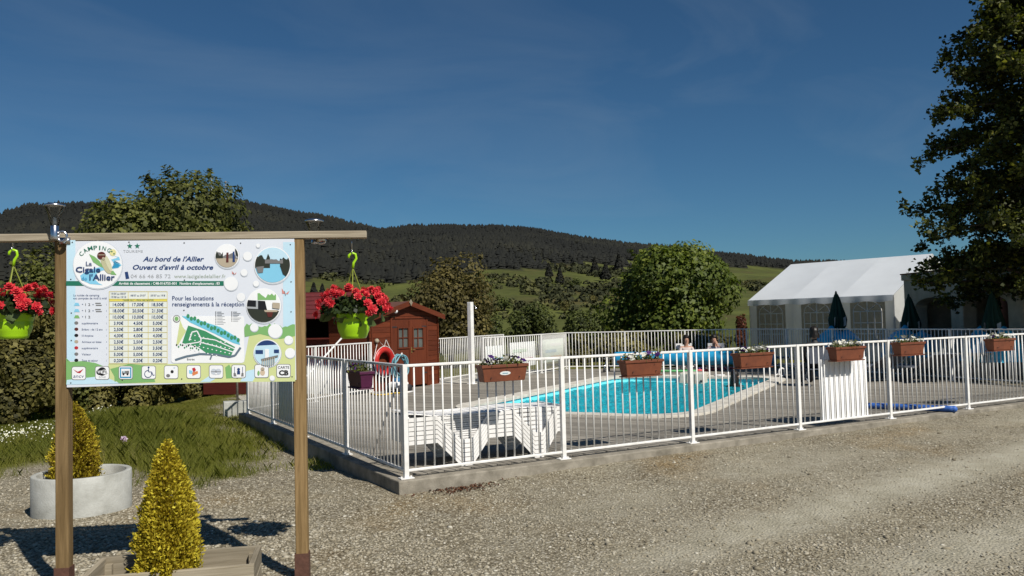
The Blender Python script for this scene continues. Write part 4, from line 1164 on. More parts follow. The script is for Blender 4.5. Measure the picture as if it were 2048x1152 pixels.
def basket(px, py_rim, py_bot, px_hook, label, seed):
    rnd = random.Random(seed); beam_c = SN*(-.045)
    c = at_plane(px, py_bot, SO+beam_c, SN); top = at_plane(px, py_rim, SO+beam_c, SN)
    h = top.z-c.z
    root = thing('hanging_basket', label, 'hanging basket', c, math.atan2(SEX.y, SEX.x), 'hanging baskets on the sign beam', local=True)
    k = h/.175; r = .121
    MB().lathe([(.0001, 0), (r*.66, 0), (r*.74, .006), (r*.80, .024*k), (r*.81, .030*k), (r*.90, .052*k), (r*.96, .082*k), (r*.985, .112*k), (r*.975, .116*k), (r*.975, .120*k), (r*.995, .124*k), (r*1.03, .132*k), (r*1.05, .168*k), (r*1.08, .176*k), (r*1.0, .178*k), (r*.95, .15*k)], 36).build('pot', M_LIME, root, True)
    MB().lathe([(.0001, .15*k), (r*.95, .15*k)], 24).build('soil', M_SOIL, root)
    zb = zb0-c.z
    zh = h+.345
    mb = MB(); hk = [(.0, 0, zh-.02), (.006, 0, zh+.02), (.026, 0, zh+.052), (.020, 0, zh+.082), (-.004, 0, zh+.092), (-.026, 0, zh+.075), (-.028, 0, zh+.055)]
    mb.tube(hk, [.011, .010, .009, .009, .009, .009, .010], 8); mb.build('hook', M_LIME, root, True)
    mb = MB(); t1 = zh+.083
    mb.tube([(-.004+.0*i, .015*math.cos(i*math.pi/6), t1+.012+.018*math.sin(i*math.pi/6)) for i in range(12)], .0028, 6, closed=True)
    mb.tube([(-.004, 0, t1+.03), (-.004, 0, zb+.02)], .003, 6); mb.build('eye_screw', M_STEEL, root, True)
    for i in range(3):
        a = .5+i*2.094; MB().tube([(0, 0, zh-.015), (r*1.02*math.cos(a), r*1.02*math.sin(a), h-.01)], .0042, 6).build('cord', M_CORD, root)
    n = 1100
    d = unit(np.random.default_rng(seed).normal(size=(n, 3))); d[:, 2] = np.abs(d[:, 2])*.75-.12
    P_ = d*np.random.default_rng(seed+1).uniform(.35, 1, n)[:, None]*np.array([.235, .20, .17])+np.array([0, 0, h+.02])
    P_ = P_[(np.hypot(P_[:, 0], P_[:, 1]) > r*1.0) | (P_[:, 2] > h-.02)]
    put('foliage', leaf_mesh('foliage', P_, rng.normal(size=P_.shape)+np.array([0, -.3, .6]), rng.uniform(.03, .06, len(P_)), rng.uniform(0, .8, len(P_)), M_BEGL, .8), root)
    for i in range(16):
        a = rnd.uniform(math.pi, 2*math.pi) if i % 3 else rnd.uniform(0, math.pi); rr_ = rnd.uniform(.12, .2)
        o = put('leaf', BIGLEAF, root); o.location = (rr_*1.1*math.cos(a), rr_*math.sin(a), h+rnd.uniform(-.05, .07)); o.rotation_euler = (rnd.uniform(.3, 1.3), rnd.uniform(-.6, .6), rnd.uniform(0, 6.28))
    for i in range(66):
        a = rnd.uniform(0, 2*math.pi); e = rnd.uniform(-.22, 1.1); q = rnd.uniform(.88, 1.08)
        dv_ = V3((math.cos(a)*math.cos(e), math.sin(a)*math.cos(e), math.sin(e)))
        if dv_.z < .02 and abs(dv_.x) < .45: continue
        o = put('flower', BEG[i % 4], root)
        o.location = (dv_.x*.255*q, dv_.y*.22*q, h+.03+dv_.z*.155*q)
        o.rotation_euler = (dv_+V3((0, -.35, .25))).to_track_quat('Z', 'Y').to_euler(); s = rnd.uniform(.62, 1.1); o.scale = (s, s, s)
    return root
basket(708, 627, 677, 705, 'lime green hanging basket of red begonias at the beam end beside the shed', 5)
basket(27, 627, 678, 12, 'lime green hanging basket of red begonias at the beam end over the concrete ring', 9)

# ------------------------------------------------------------------ planters and golden conifers
M_PLANT = mat_wood('planter_timber', (.20, .168, .115), (.36, .315, .235), 'X', .85, bump=.35)
ZT = .085
Q = [at_z(155, 1156, ZT), at_z(506, 1130, ZT), at_z(524, 1088, ZT), at_z(208, 1113, ZT)]
cen = sum(Q, V3())/4; pgz = float(ground_z(cen.x, cen.y))
ex = ((Q[1]-Q[0])+(Q[2]-Q[3])); ex.z = 0; ex.normalize(); ey = V3((-ex.y, ex.x, 0))
hx = ((Q[1]-Q[0]).dot(ex)+(Q[2]-Q[3]).dot(ex))/4; hy = ((Q[3]-Q[0]).dot(ey)+(Q[2]-Q[1]).dot(ey))/4
rz = math.atan2(ex.y, ex.x)
box = thing('wooden_planter', 'low rectangular timber planter box under the information sign', 'planter', (cen.x, cen.y, pgz-.02), rz, local=True)
H_ = ZT-pgz+.02
for lv in range(2):
    z = H_*(lv+.5)/2; hh = H_/2-.004
    for (x, y, lx, r) in ((0, -hy+.018, hx*2, 0), (0, hy-.018, hx*2, 0), (-hx+.018, 0, hy*2-.076, math.pi/2), (hx-.018, 0, hy*2-.076, math.pi/2)):
        o = MB().box((0, 0, 0), (lx, .036, hh)).build('board', M_PLANT, box, bevel=.004)
        o.location = (x, y, z); o.rotation_euler = (0, 0, r)
for sx in (-1, 1):
    for sy in (-1, 1):
        MB().box((sx*(hx-.058), sy*(hy-.058), H_/2-.02), (.044, .044, H_-.05)).build('corner_post', M_PLANT, box)
MB().box((0, 0, .065), (hx*2-.08, hy*2-.08, .13)).build('soil', M_SOIL, box)

M_GOLD = mat_tone('golden_sprays', [(0, (.14, .085, .012)), (.3, (.34, .26, .018)), (.65, (.60, .51, .04)), (1, (.78, .72, .12))], .65, .25, (1.1, 1.0, .5))
def golden_conifer(base, height, rad, label, n, seed, green=0.0):
    g = np.random.default_rng(seed)
    root = thing('golden_conifer', label, 'conifer', base, group='golden conifers in planters')
    t = g.beta(1.0, 1.55, n)
    prof = np.interp(t, [0, .08, .25, .5, .75, .92, 1], [.74, .93, 1.0, .86, .58, .27, .03])*rad
    a = g.uniform(0, 2*math.pi, n)
    lob = 1+.12*np.sin(a*5+t*9+seed)+.12*np.sin(a*9-t*23+1.7*np.sin(a*3))+.06*np.sin(a*17+t*41)+.09*g.normal(size=n)
    q = prof*lob*np.sqrt(g.uniform(.55, 1.0, n))
    P_ = np.stack([q*np.cos(a), q*np.sin(a), .02+t*height*(1+.02*g.normal(size=n))], -1)+np.array(base)
    d = np.stack([np.cos(a), np.sin(a), np.full(n, .9)], -1)+g.normal(0, .55, (n, 3))
    # sprays stand upright: leaf axis along d
    axis = unit(d); side = unit(np.cross(axis, g.normal(size=(n, 3))))
    s = g.uniform(.014, .033, n)[:, None]*(.7+.3*(1-t))[:, None]
    nn = np.cross(axis, side)
    v = np.empty((n, 4, 3)); v[:, 0] = P_; v[:, 1] = P_+axis*s*.6+side*s*.30; v[:, 2] = P_+axis*s*1.25+nn*s*.2; v[:, 3] = P_+axis*s*.6-side*s*.30
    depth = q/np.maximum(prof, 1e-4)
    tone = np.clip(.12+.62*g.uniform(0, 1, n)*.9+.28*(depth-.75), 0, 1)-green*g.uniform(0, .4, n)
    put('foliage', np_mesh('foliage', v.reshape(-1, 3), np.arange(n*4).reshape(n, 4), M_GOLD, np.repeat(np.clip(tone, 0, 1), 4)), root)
    b = V3(base); MB().tube([b-V3((0, 0, .08)), b+V3((0, 0, height*.5)), b+V3((0, 0, height*.9))], [.03, .018, .004], 8).build('trunk', M_BARK, root, True)
    return root
b1 = at_d(333, 640, 5.56); b1.z = -.05
golden_conifer(tuple(b1), at_plane(333, 893, b1, V3((CF.x, CF.y, 0))).z-b1.z, .172, 'golden yellow dwarf conifer growing in the timber planter box', 30000, 3)
# concrete ring
nb_ = at_z(165, 1036, float(ground_z(-3.04, .8)))
fd = V3((nb_.x-CAM.x, nb_.y-CAM.y, 0)).normalized()
rc = nb_+fd*.46; rgz = nb_.z
ring = thing('concrete_ring', 'round pale concrete ring planter on the gravel holding a conifer', 'planter', (rc.x, rc.y, rgz-.03), local=True)
MB().lathe([(.46, 0), (.46, .40), (.453, .407), (.412, .407), (.405, .40), (.405, 0.05)], 56).build('ring_wall', M_CONC_PALE, ring, True)
MB().lathe([(.0001, .29), (.2, .30), (.406, .28)], 32).build('soil', M_SOIL, ring)
b2 = at_plane(150, 950, V3((rc.x, rc.y, 0)), V3((CF.x, CF.y, 0))); b2.z = rgz+.24
golden_conifer(tuple(b2), at_plane(140, 812, b2, V3((CF.x, CF.y, 0))).z-b2.z, .20, 'rusty golden conifer growing in the round concrete ring', 22000, 8, green=.9)
# ------------------------------------------------------------------ stack of white loungers behind the front fence
def make_lounger():
    root = thing('sun_lounger', 'white', 'sun lounger', (0, 0, 0), 0, 'white plastic loungers stacked by the fence', local=True)
    path = [(0, .285, 0), (.30, .285, 0), (.345, .285, -.004), (.62, .0, -.045), (.76, .0, -.045), (1.0, .285, -.004), (1.03, .285, 0), (1.30, .285, 0), (1.33, .285, -.004), (1.585, .0, -.045), (1.70, .0, -.045), (1.93, .285, -.004), (2.02, .285, 0)]
    bh = .0435; W = .66
    for side in (0, 1):
        mb = MB(); vs = []
        for x, z, y in path:
            yo = y if side == 0 else W-y; yi = yo+(.022 if side == 0 else -.022)
            vs += [(x, yo, z), (x, yo, z+bh), (x, yi, z+bh), (x, yi, z)]
        k = len(path); fs = []
        for i in range(k-1):
            a = i*4; b = a+4
            f4 = [(a, b, b+1, a+1), (a+1, b+1, b+2, a+2), (a+2, b+2, b+3, a+3), (a+3, b+3, b, a)]
            fs += f4 if side == 0 else [t[::-1] for t in f4]
        fs += [(0, 1, 2, 3), tuple(range(4*k-1, 4*k-5, -1))]
        mb.add(vs, fs); mb.build('side_rail', M_PLASTIC_W, root)
        y = .030 if side == 0 else W-.030
        for (x0, x1) in ((.35, 1.0), (1.335, 1.93)):
            MB().box(((x0+x1)/2, y, .285+bh/2), (x1-x0, .012, bh)).build('inner_rail', M_PLASTIC_W, root)
    # moulded lying surface, gently waved
    nx = 40; xs = [2.02*i/nx for i in range(nx+1)]
    def top(x): return .322+.055*math.exp(-((x-.0)/.28)**2)-.012*math.exp(-((x-.72)/.25)**2)+.026*math.exp(-((x-1.45)/.38)**2)
    for j in range(5):
        y0 = .024+j*.1235; y1 = y0+.115; mb = MB(); vs = []
        for x in xs: vs += [(x, y0, top(x)), (x, y1, top(x)), (x, y1, top(x)-.012), (x, y0, top(x)-.012)]
        fs = []
        for i in range(nx):
            a = i*4; b = a+4; fs += [(a, b, b+1, a+1), (a+1, b+1, b+2, a+2), (a+2, b+2, b+3, a+3), (a+3, b+3, b, a)]
        fs += [(3, 2, 1, 0), (4*nx, 4*nx+1, 4*nx+2, 4*nx+3)]
        mb.add(vs, fs); mb.build('lying_slat', M_PLASTIC_W, root, True)
    for x in (.004, 2.016):
        MB().box((x, W/2, .315), (.02, W-.03, .055)).build('end_rail', M_PLASTIC_W, root)
    return root
lg = make_lounger()
LOC0 = V3((.19, .375, .0)); PIT = .0515
words = ['bottom white plastic lounger of the stack, its feet on the deck', 'second white plastic lounger up from the deck in the stack', 'third white plastic lounger up from the deck in the stack',
         'fourth white plastic lounger up from the deck in the stack', 'fifth white plastic lounger up from the deck in the stack', 'topmost white plastic lounger of the stack behind the front fence']
lg.location = LOC0; lg.rotation_euler = (0, 0, -.035); lg['label'] = words[0]
for i in range(1, 6):
    copy_tree(lg, LOC0+V3((0, 0, PIT*i)), None, words[i])

# ------------------------------------------------------------------ brown shed
M_SHED = mat_wood('shed_stain', (.075, .016, .006), (.145, .033, .011), 'X', .7, bump=.3)
M_SHEDV = mat_wood('shed_stain_door', (.080, .017, .007), (.150, .035, .012), 'Z', .7, bump=.3)
M_PANE = mat('window_pane', (.10, .11, .10), .18, var=.2, scale=3, spec=.6)
PL = V3((3.57, 11.06, -.02)); PA = math.radians(28)
sex = V3((math.cos(PA), math.sin(PA), 0)); sn = V3((sex.y, -sex.x, 0)); SHW = 2.64; SHD = 1.35
def shl(px, py, off=0.0):
    p = at_plane(px, py, PL+sn*off, sn); return (p-PL).dot(sex), p.z-PL.z
shed = thing('garden_shed', 'red brown timber garden shed with double doors and small windows', 'shed', PL, PA, local=True)
sd0 = shl(783, 700)[0]; sd1 = shl(852, 700)[0]; sdz = shl(815, 638)[1]
EZ = shl(868, 632)[1]; AZ = shl(812, 607)[1]; AS = SHW/2
def gable_w(z):  # clipped s-range at height z
    if z <= EZ: return 0, SHW
    t = (z-EZ)/(AZ-EZ); return AS*t, SHW-AS*t+(0)
zc = 0.0; bhh = .132
while zc < AZ-.03:
    z1 = min(zc+bhh-.006, AZ)
    a0, b0 = gable_w(zc); a1, b1 = gable_w(z1)
    if z1 <= sdz+.02: segs = [((-.05, sd0-.05), (-.05, sd0-.05)), ((sd1+.05, SHW+.05), (sd1+.05, SHW+.05))]
    else:
        e = .05 if z1 <= EZ else 0
        segs = [((a0-e, b0+e), (a1-e, b1+e))]
    for (x0, x1), (x2, x3) in segs:
        if x1-x0 < .02: continue
        MB().extrude_xz([(x0, zc), (x1, zc), (x3, z1), (x2, z1)], -.016, .022).build('wall_board', M_SHED, shed, bevel=.004)
    zc += bhh
zc = .066
while zc < EZ-.06:   # side walls and back, crossed log corners
    for x in (0, SHW):
        MB().box((x, SHD/2, zc+.063), (.036, SHD+.1, .126)).build('wall_board', M_SHED, shed, bevel=.004)
    zc += bhh
MB().box((SHW/2, SHD, EZ/2), (SHW-.05, .03, EZ)).build('back_wall', M_SHED, shed)
for k, (d0, d1) in enumerate(((sd0, (sd0+sd1)/2-.006), ((sd0+sd1)/2+.006, sd1))):
    w0, wz1 = shl((795, 825)[k], 657); w1, wz0 = shl((815, 845)[k], 694)
    mb = MB()   # door leaf as a frame around the window opening
    for (x0, x1, z0, z1) in ((d0, d1, .05, wz0), (d0, d1, wz1, sdz), (d0, w0, wz0, wz1), (w1, d1, wz0, wz1)):
        mb.box(((x0+x1)/2, -.004, (z0+z1)/2), (x1-x0, .03, z1-z0))
    door = mb.build('door', M_SHEDV, shed)
    mb = MB(); mb.box(((w0+w1)/2, .004, (wz0+wz1)/2), (w1-w0, .008, wz1-wz0)); mb.build('pane', M_PANE, door)
    mb = MB()
    for (x0, x1, z0, z1) in ((w0-.04, w1+.04, wz0-.04, wz0), (w0-.04, w1+.04, wz1, wz1+.04), (w0-.04, w0, wz0, wz1), (w1, w1+.04, wz0, wz1)):
        mb.box(((x0+x1)/2, -.03, (z0+z1)/2), (x1-x0, .022, z1-z0))
    mb.box(((w0+w1)/2, -.012, (wz0+wz1)/2), (.03, .02, wz1-wz0)); mb.box(((w0+w1)/2, -.012, (wz0+wz1)/2), (w1-w0, .018, .024))
    mb.build('window_frame', M_SHEDV, door)
    hx_ = d0+.09 if k == 0 else d1-.09
    for hz in (.35, sdz-.2):
        mb = MB(); mb.box((hx_, -.024, hz), (.2, .006, .03)); mb.build('hinge', M_DARKMETAL, door)
mid = (sd0+sd1)/2
mb = MB()
mb.box((sd0-.025, -.012, sdz/2+.02), (.05, .055, sdz+.04)); mb.box((sd1+.025, -.012, sdz/2+.02), (.05, .055, sdz+.04)); mb.box((mid, -.0125, sdz+.035), (sd1-sd0+.1, .056, .05))
mb.build('door_frame', M_SHEDV, shed, bevel=.003)
MB().box((mid, -.028, (sdz)/2), (.045, .014, sdz-.1)).build('cover_strip', M_SHEDV, shed)
M_BRASS = mat('brass', (.55, .40, .15), .35, metal=.9)
mb = MB(); mb.tube([(mid+.07, -.02, .98), (mid+.07, -.06, .98), (mid+.17, -.06, .975)], .012, 6); mb.box((mid+.07, -.024, .97), (.04, .008, .16)); mb.build('door_handle', M_BRASS, shed)
rs = (AZ-EZ)/AS; ov = .16
for sgn in (-1, 1):
    def rp(t, up): return (AS+sgn*t, AZ+.02-rs*t+up)
    tmax = AS+.14; x0, z0 = rp(0, 0); x1, z1 = rp(tmax, 0)
    MB().extrude_xz([(x0, z0), (x1, z1), (x1, z1+.035), (x0, z0+.035)], -ov, SHD+.12).build('roof', mat('roof_felt', (.11, .045, .03), .9, var=.25, scale=12, bump=.4), shed)
    MB().extrude_xz([(x0, z0-.085), (x1, z1-.085), (x1, z1+.045), (x0, z0+.045)], -ov-.024, -ov-.002).build('barge_board', M_SHED, shed, bevel=.003)
MB().extrude_xz([(AS-.06, AZ+.02), (AS, AZ-.07), (AS+.06, AZ+.02), (AS, AZ+.10)], -ov-.05, -ov-.026).build('finial', M_PLANT, shed)
# ball lamp on the shed
ls, lz = shl(783, 623)
mb = MB(); mb.ball((ls, -.14, lz), .055, 12, 8); o = mb.build('ball_lamp', M_PLASTIC_W, shed, True)
MB().tube([(ls, 0, lz), (ls, -.1, lz)], .012, 6).build('lamp_arm', M_DARKMETAL, shed)
ls, lz = shl(750, 682)
MB().ball((ls, -.06, lz), .06, 10, 7).build('knob', M_PLANT, shed, True)
MB().tube([(ls, 0, lz), (ls, -.05, lz)], .012, 6).build('knob_stem', M_DARKMETAL, shed)

# ------------------------------------------------------------------ snack cabin behind the shed fence
K0, K1 = V3((3.0, 12.28, -.10)), V3((.25, 14.75, -.10))
kex = (K0-K1).normalized(); KL = (K0-K1).length; KA = math.atan2(kex.y, kex.x)
M_CAB = mat_wood('cabin_stain', (.065, .011, .009), (.13, .024, .016), 'X', .7, bump=.3)
M_CABROOF = mat('red_shingle', (.115, .016, .017), .8, var=.2, scale=9, bump=.3)
cab = thing('snack_cabin', 'dark red timber cabin with a wide open serving hatch and red shingle roof', 'cabin', K1, KA, local=True)
CZ, RZ, CD = 1.98, 2.62, 2.2
hz0, hz1, hs0, hs1 = 1.40, 1.93, .5, KL-.12
M_PLINTH = mat('pale_render', (.55, .55, .50), .9, var=.1, scale=3, bump=.3)
MB().box((KL*.72, 0, .36), (KL*.56, .06, .72)).build('plinth', M_PLINTH, cab, bevel=.004)
MB().box((KL*.22, 0, .36), (KL*.44, .05, .72)).build('wall_board', M_CAB, cab)
z = .722
while z < CZ-.02:
    z1 = min(z+.133, CZ)
    if z1 <= hz0+.03 or z >= hz1: MB().box((KL/2, 0, (z+z1)/2), (KL, .04, z1-z-.005)).build('wall_board', M_CAB, cab, bevel=.004)
    else:
        MB().box((hs0/2, 0, (z+z1)/2), (hs0, .04, z1-z-.005)).build('wall_board', M_CAB, cab, bevel=.004)
        MB().box(((KL+hs1)/2, 0, (z+z1)/2), (KL-hs1, .04, z1-z-.005)).build('wall_board', M_CAB, cab, bevel=.004)
    z += .135
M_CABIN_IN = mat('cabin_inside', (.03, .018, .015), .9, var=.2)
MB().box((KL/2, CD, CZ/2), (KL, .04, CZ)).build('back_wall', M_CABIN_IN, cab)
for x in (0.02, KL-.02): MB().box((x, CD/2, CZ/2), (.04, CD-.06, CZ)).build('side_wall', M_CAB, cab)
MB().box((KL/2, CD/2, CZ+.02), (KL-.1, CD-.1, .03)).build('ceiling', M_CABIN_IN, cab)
MB().box(((hs0+hs1)/2, -.06, hz0+.01), (hs1-hs0+.1, .2, .035)).build('counter', M_CAB, cab)
nrow = 6
for i in range(nrow):
    t0, t1 = i/nrow, (i+1)/nrow
    y0, y1 = -.28+(CD/2+.28)*t0, -.28+(CD/2+.28)*t1+.03; za, zb_ = CZ-.06+(RZ-CZ+.06)*t0, CZ-.06+(RZ-CZ+.06)*t1
    mb = MB(); mb.add([(-.2, y0, za), (KL+.1, y0, za), (KL+.1, y1, zb_), (-.2, y1, zb_), (-.2, y0, za+.03), (KL+.1, y0, za+.03), (KL+.1, y1, zb_+.012), (-.2, y1, zb_+.012)],
                      [(3, 2, 1, 0), (4, 5, 6, 7), (0, 1, 5, 4), (2, 3, 7, 6), (1, 2, 6, 5), (3, 0, 4, 7)])
    mb.build('shingle_course', M_CABROOF, cab)
mb = MB(); mb.add([(-.2, CD/2, RZ), (KL+.1, CD/2, RZ), (KL+.1, CD+.2, CZ), (-.2, CD+.2, CZ), (-.2, CD/2, RZ+.03), (KL+.1, CD/2, RZ+.03), (KL+.1, CD+.2, CZ+.03), (-.2, CD+.2, CZ+.03)],
                  [(3, 2, 1, 0), (4, 5, 6, 7), (0, 1, 5, 4), (2, 3, 7, 6), (1, 2, 6, 5), (3, 0, 4, 7)])
mb.build('rear_roof', M_CABROOF, cab)
for x in (.02, KL-.02):
    MB().add([(x-.02, 0, CZ), (x-.02, CD, CZ), (x-.02, CD/2, RZ), (x+.02, 0, CZ), (x+.02, CD, CZ), (x+.02, CD/2, RZ)], [(0, 1, 2), (5, 4, 3), (0, 3, 4, 1), (1, 4, 5, 2), (2, 5, 3, 0)]).build('gable', M_CAB, cab)

# ------------------------------------------------------------------ pool gear by the shed
pf = at_z(566, 804, 0.0); pt = at_d(712, 645, 20.2)
o = MB().tube([pf, pt], .022, 10).build('telescopic_pole', M_WHITE, None, True)
tag(o, 'long white pole leaning across the fence beside the shed', 'pole')
# lifebuoy hung on the shed wall
def on_shed(px, py, off): return at_plane(px, py, PL+sn*off, sn)
bc = on_shed(768, 723, .13)
buoy = thing('lifebuoy', 'red lifebuoy ring with white rope hung on the shed wall', 'lifebuoy', bc)
M_RED = mat('red_plastic', (.45, .022, .018), .4, var=.08)
ud = V3((0, 0, 1)); R1 = .295
mb = MB(); mb.tube([bc+sex*(R1*math.cos(t))+ud*(R1*math.sin(t)) for t in [i*2*math.pi/32 for i in range(32)]], .075, 12, closed=True); mb.build('ring', M_RED, buoy, True)
mb = MB()
mb.tube([bc+sex*(.385*math.cos(t))+ud*(.385*math.sin(t)-.015*abs(math.sin(2*t)))+sn*.03 for t in [i*2*math.pi/32 for i in range(32)]], .007, 6, closed=True)
hk = [on_shed(756, 679, .03), on_shed(772, 679, .03)]
mb.tube([bc+sex*-.37+ud*.08, hk[0], bc+sex*.02+ud*.36, hk[1], bc+sex*.34+ud*.14], .008, 6); mb.build('rope', M_WHITE, buoy)
mb = MB()
for h in hk: mb.tube([h-sn*.03, h+sn*.02, h+sn*.02+ud*.02], .008, 6)
mb.build('wall_hook', M_DARKMETAL, buoy)
# coiled hose on a stand hook
hc = on_shed(800, 733, .34)
hose = thing('hose_coil', 'pale blue coiled pool hose hanging on a white hook before the shed', 'hose', hc)
M_HOSE = mat('hose_blue', (.16, .36, .42), .45, var=.15, scale=10)
pts = []
for i in range(34*7):
    t = i*2*math.pi/34; q = .255+.035*math.sin(i*.61)+.02*math.sin(i*.13)
    pts.append(hc+sex*(q*math.cos(t)*.95)+ud*(q*math.sin(t)*1.1)+sn*(.06*math.sin(i*.083)))
MB().tube(pts, .017, 6).build('hose', M_HOSE, hose, True)
MB().tube([hc+ud*.26-sn*.36, hc+ud*.27, hc+ud*.29+sn*.06, hc+ud*.34+sn*.07], .018, 8).build('hook', M_PLASTIC_W, hose, True)
MB().tube([hc+ud*-.28+sex*.1, hc+ud*-.42+sex*.12, hc+ud*-.52+sex*.05], .016, 6).build('hose_end', M_HOSE, hose, True)
# pool vacuum robot
vp = at_z(797, 784, 0.0)
rob = thing('pool_robot', 'white and blue pool cleaning robot standing on the deck by the shed', 'pool robot', vp, PA, local=True)
M_RB = mat('robot_blue', (.05, .18, .35), .4)
MB().box((0, 0, .17), (.42, .34, .16)).build('body', M_PLASTIC_W, rob, bevel=.05)
MB().box((.02, 0, .29), (.26, .2, .09)).build('top_cover', M_RB, rob, bevel=.03)
for sx in (-.17, .17):
    for sy in (-.19, .19):
        mb = MB(); mb.xf = Matrix.Translation((sx, sy, .09)) @ Matrix.Rotation(math.pi/2, 4, 'X'); mb.lathe([(.0001, -.03), (.085, -.03), (.09, -.02), (.09, .02), (.085, .03), (.0001, .03)], 18); mb.build('wheel', M_DARKMETAL, rob, True)
M_YEL = mat('yellow_cable', (.55, .36, .03), .5)
yp = [at_z(x, y, .02) for x, y in ((738, 787), (756, 790), (772, 789), (790, 786), (806, 786), (818, 783))]
tag(MB().tube(yp, .018, 6).build('yellow_hose', M_YEL, None, True), 'yellow hose lying on the deck before the shed', 'hose')
wp = [at_z(804, 786, .02), at_z(826, 783, .02)]
tag(MB().tube(wp, .025, 6).build('white_tube', M_WHITE, None, True), 'short white tube lying on the deck at the shed door', 'tube')

# outdoor shower
sp = at_z(944, 768, 0.0)
shw = thing('shower_post', 'tall white square outdoor shower post standing behind the pool', 'shower', sp, math.radians(25), local=True)
szt = at_plane(943, 604, sp, V3((CF.x, CF.y, 0))).z
MB().box((0, 0, szt/2), (.125, .125, szt)).build('post', M_WHITE, shw, bevel=.012)
MB().box((0, 0, .01), (.2, .2, .02)).build('base_plate', M_WHITE, shw, bevel=.004)
MB().tube([(.06, 0, szt-.10), (.16, -.02, szt-.10), (.20, -.03, szt-.14)], .012, 8).build('shower_arm', M_STEEL, shw, True)
mb = MB(); mb.lathe([(.012, 0), (.02, -.02), (.045, -.05), (.0001, -.052)], 14, (.20, -.03, szt-.135)); mb.build('shower_head', M_STEEL, shw, True)
MB().box((.075, 0, .98), (.03, .06, .09)).build('tap', M_DARKMETAL, shw, bevel=.006)

# ------------------------------------------------------------------ pool cover roller and poolside things
ra, rb = at_d(1230, 721.5, 25.4), at_d(1553, 719.5, 23.9)
ra.z = rb.z = .40
M_COVER = mat('blue_cover', (.015, .27, .50), .38, var=.18, scale=7, bump=.35, bscale=40)
cov = thing('cover_roller', 'long roll of blue bubble pool cover on its reel behind the pool', 'pool cover', ((ra+rb)/2).xy.to_3d())
dd = (rb-ra); dl = dd.length; dn = dd.normalized(); pr_ = V3((dn.y, -dn.x, 0))
vs = []; fs = []; NR, NL = 28, 46
for i in range(NL+1):
    c0 = ra+dd*(i/NL)
    for j in range(NR):
        t = 2*math.pi*j/NR; q = .205+.008*math.sin(i*1.9+j*.5)+.006*math.sin(i*.73)+.006*math.sin(j*3+i*.2)
        vs.append(c0+(pr_*math.cos(t)+ud*math.sin(t))*q)
for i in range(NL):
    for j in range(NR): fs.append((i*NR+j, i*NR+(j+1) % NR, (i+1)*NR+(j+1) % NR, (i+1)*NR+j))
fs += [tuple(range(NR-1, -1, -1)), tuple(NL*NR+j for j in range(NR))]
MB().add(vs, fs).build('cover_roll', M_COVER, cov, True)
MB().tube([ra-dn*.35, rb+dn*.35], .03, 10).build('axle', M_STEEL, cov, True)
for e, s in ((ra, -1), (rb, 1)):
    b = e+dn*s*.27
    mb = MB()
    for q in (-1, 1): mb.tube([b, V3((b.x, b.y, .07))+pr_*q*.34], .018, 8)
    mb.tube([V3((b.x, b.y, .07))-pr_*.36, V3((b.x, b.y, .07))+pr_*.36], .018, 8); mb.build('stand', M_STEEL, cov, True)
    for q in (-1, 1):
        w = V3((b.x, b.y, .075))+pr_*q*.36; mb = MB()
        mb.xf = Matrix.Translation(w) @ Matrix((dn, pr_, ud)).transposed().to_4x4() @ Matrix.Rotation(math.pi/2, 4, 'Y'); mb.lathe([(.0001, -.02), (.07, -.02), (.075, 0), (.07, .02), (.0001, .02)], 16); mb.build('wheel', M_DARKMETAL, cov, True)
b = rb+dn*.36; mb = MB(); mb.tube([b+pr_*(.24*math.cos(t))+ud*(.24*math.sin(t)) for t in [i*2*math.pi/20 for i in range(20)]], .014, 6, closed=True)
mb.tube([b-pr_*.24, b+pr_*.24], .012, 6); mb.tube([b-ud*.24, b+ud*.24], .012, 6); mb.build('hand_wheel', M_STEEL, cov, True)
def noodle(px, col, name, label):
    p = [at_z(x, y, .036) for x, y in px]; m = [p[0].lerp(p[-1], i/10)+V3((0, 0, .0))+pr_*.05*math.sin(i*.6) for i in range(11)]
    tag(MB().tube(m, .035, 10).build('pool_noodle', mat(name, col, .7), None, True), label, 'pool noodle', 'pool noodles on the deck')
noodle([(1314, 742), (1392, 742)], (.12, .42, .16), 'foam_green', 'green foam pool noodle lying before the blue cover roll')
noodle([(1394, 741), (1474, 735.5)], (.72, .14, .14), 'foam_pink', 'coral pink foam pool noodle lying before the blue cover roll')
noodle([(1398, 737.5), (1432, 733.5)], (.14, .06, .26), 'foam_violet', 'violet foam pool noodle lying under the blue cover roll')
# filter block hanging over the far edge
fe = at_z(1373, 757, .03); fs_ = fe.dot(E2)
fo_ = p2w(PS1-.21, fs_, 0)
M_BEIGE = mat('beige_plastic', (.56, .53, .45), .5, var=.06, dirt=(.46, .43, .36))
fb = thing('filter_unit', 'beige plastic pool filter unit hooked over the far coping', 'filter', fo_, TH-math.pi/2, local=True)
mb = MB(); mb.add([(-.36, -.22, -.30), (.36, -.22, -.30), (.36, .20, -.30), (-.36, .20, -.30), (-.32, -.16, .14), (.32, -.16, .14), (.32, .20, .16), (-.32, .20, .16)],
                  [(3, 2, 1, 0), (4, 5, 6, 7), (0, 1, 5, 4), (2, 3, 7, 6), (1, 2, 6, 5), (3, 0, 4, 7)]); mb.build('housing', M_BEIGE, fb, bevel=.03)
MB().box((0, .36, .085), (.6, .34, .08)).build('hook_shelf', M_BEIGE, fb, bevel=.02)
for x in (-.12, .10): MB().box((x, -.196, -.06), (.012, .012, .36), Matrix.Rotation(-.135, 3, 'X')).build('seam', M_CONC, fb)
MB().box((.27, -.20, -.07), (.05, .03, .05)).build('outlet', M_DARKMETAL, fb)
sk = p2w(PS1+.17, fs_-.62, .04)
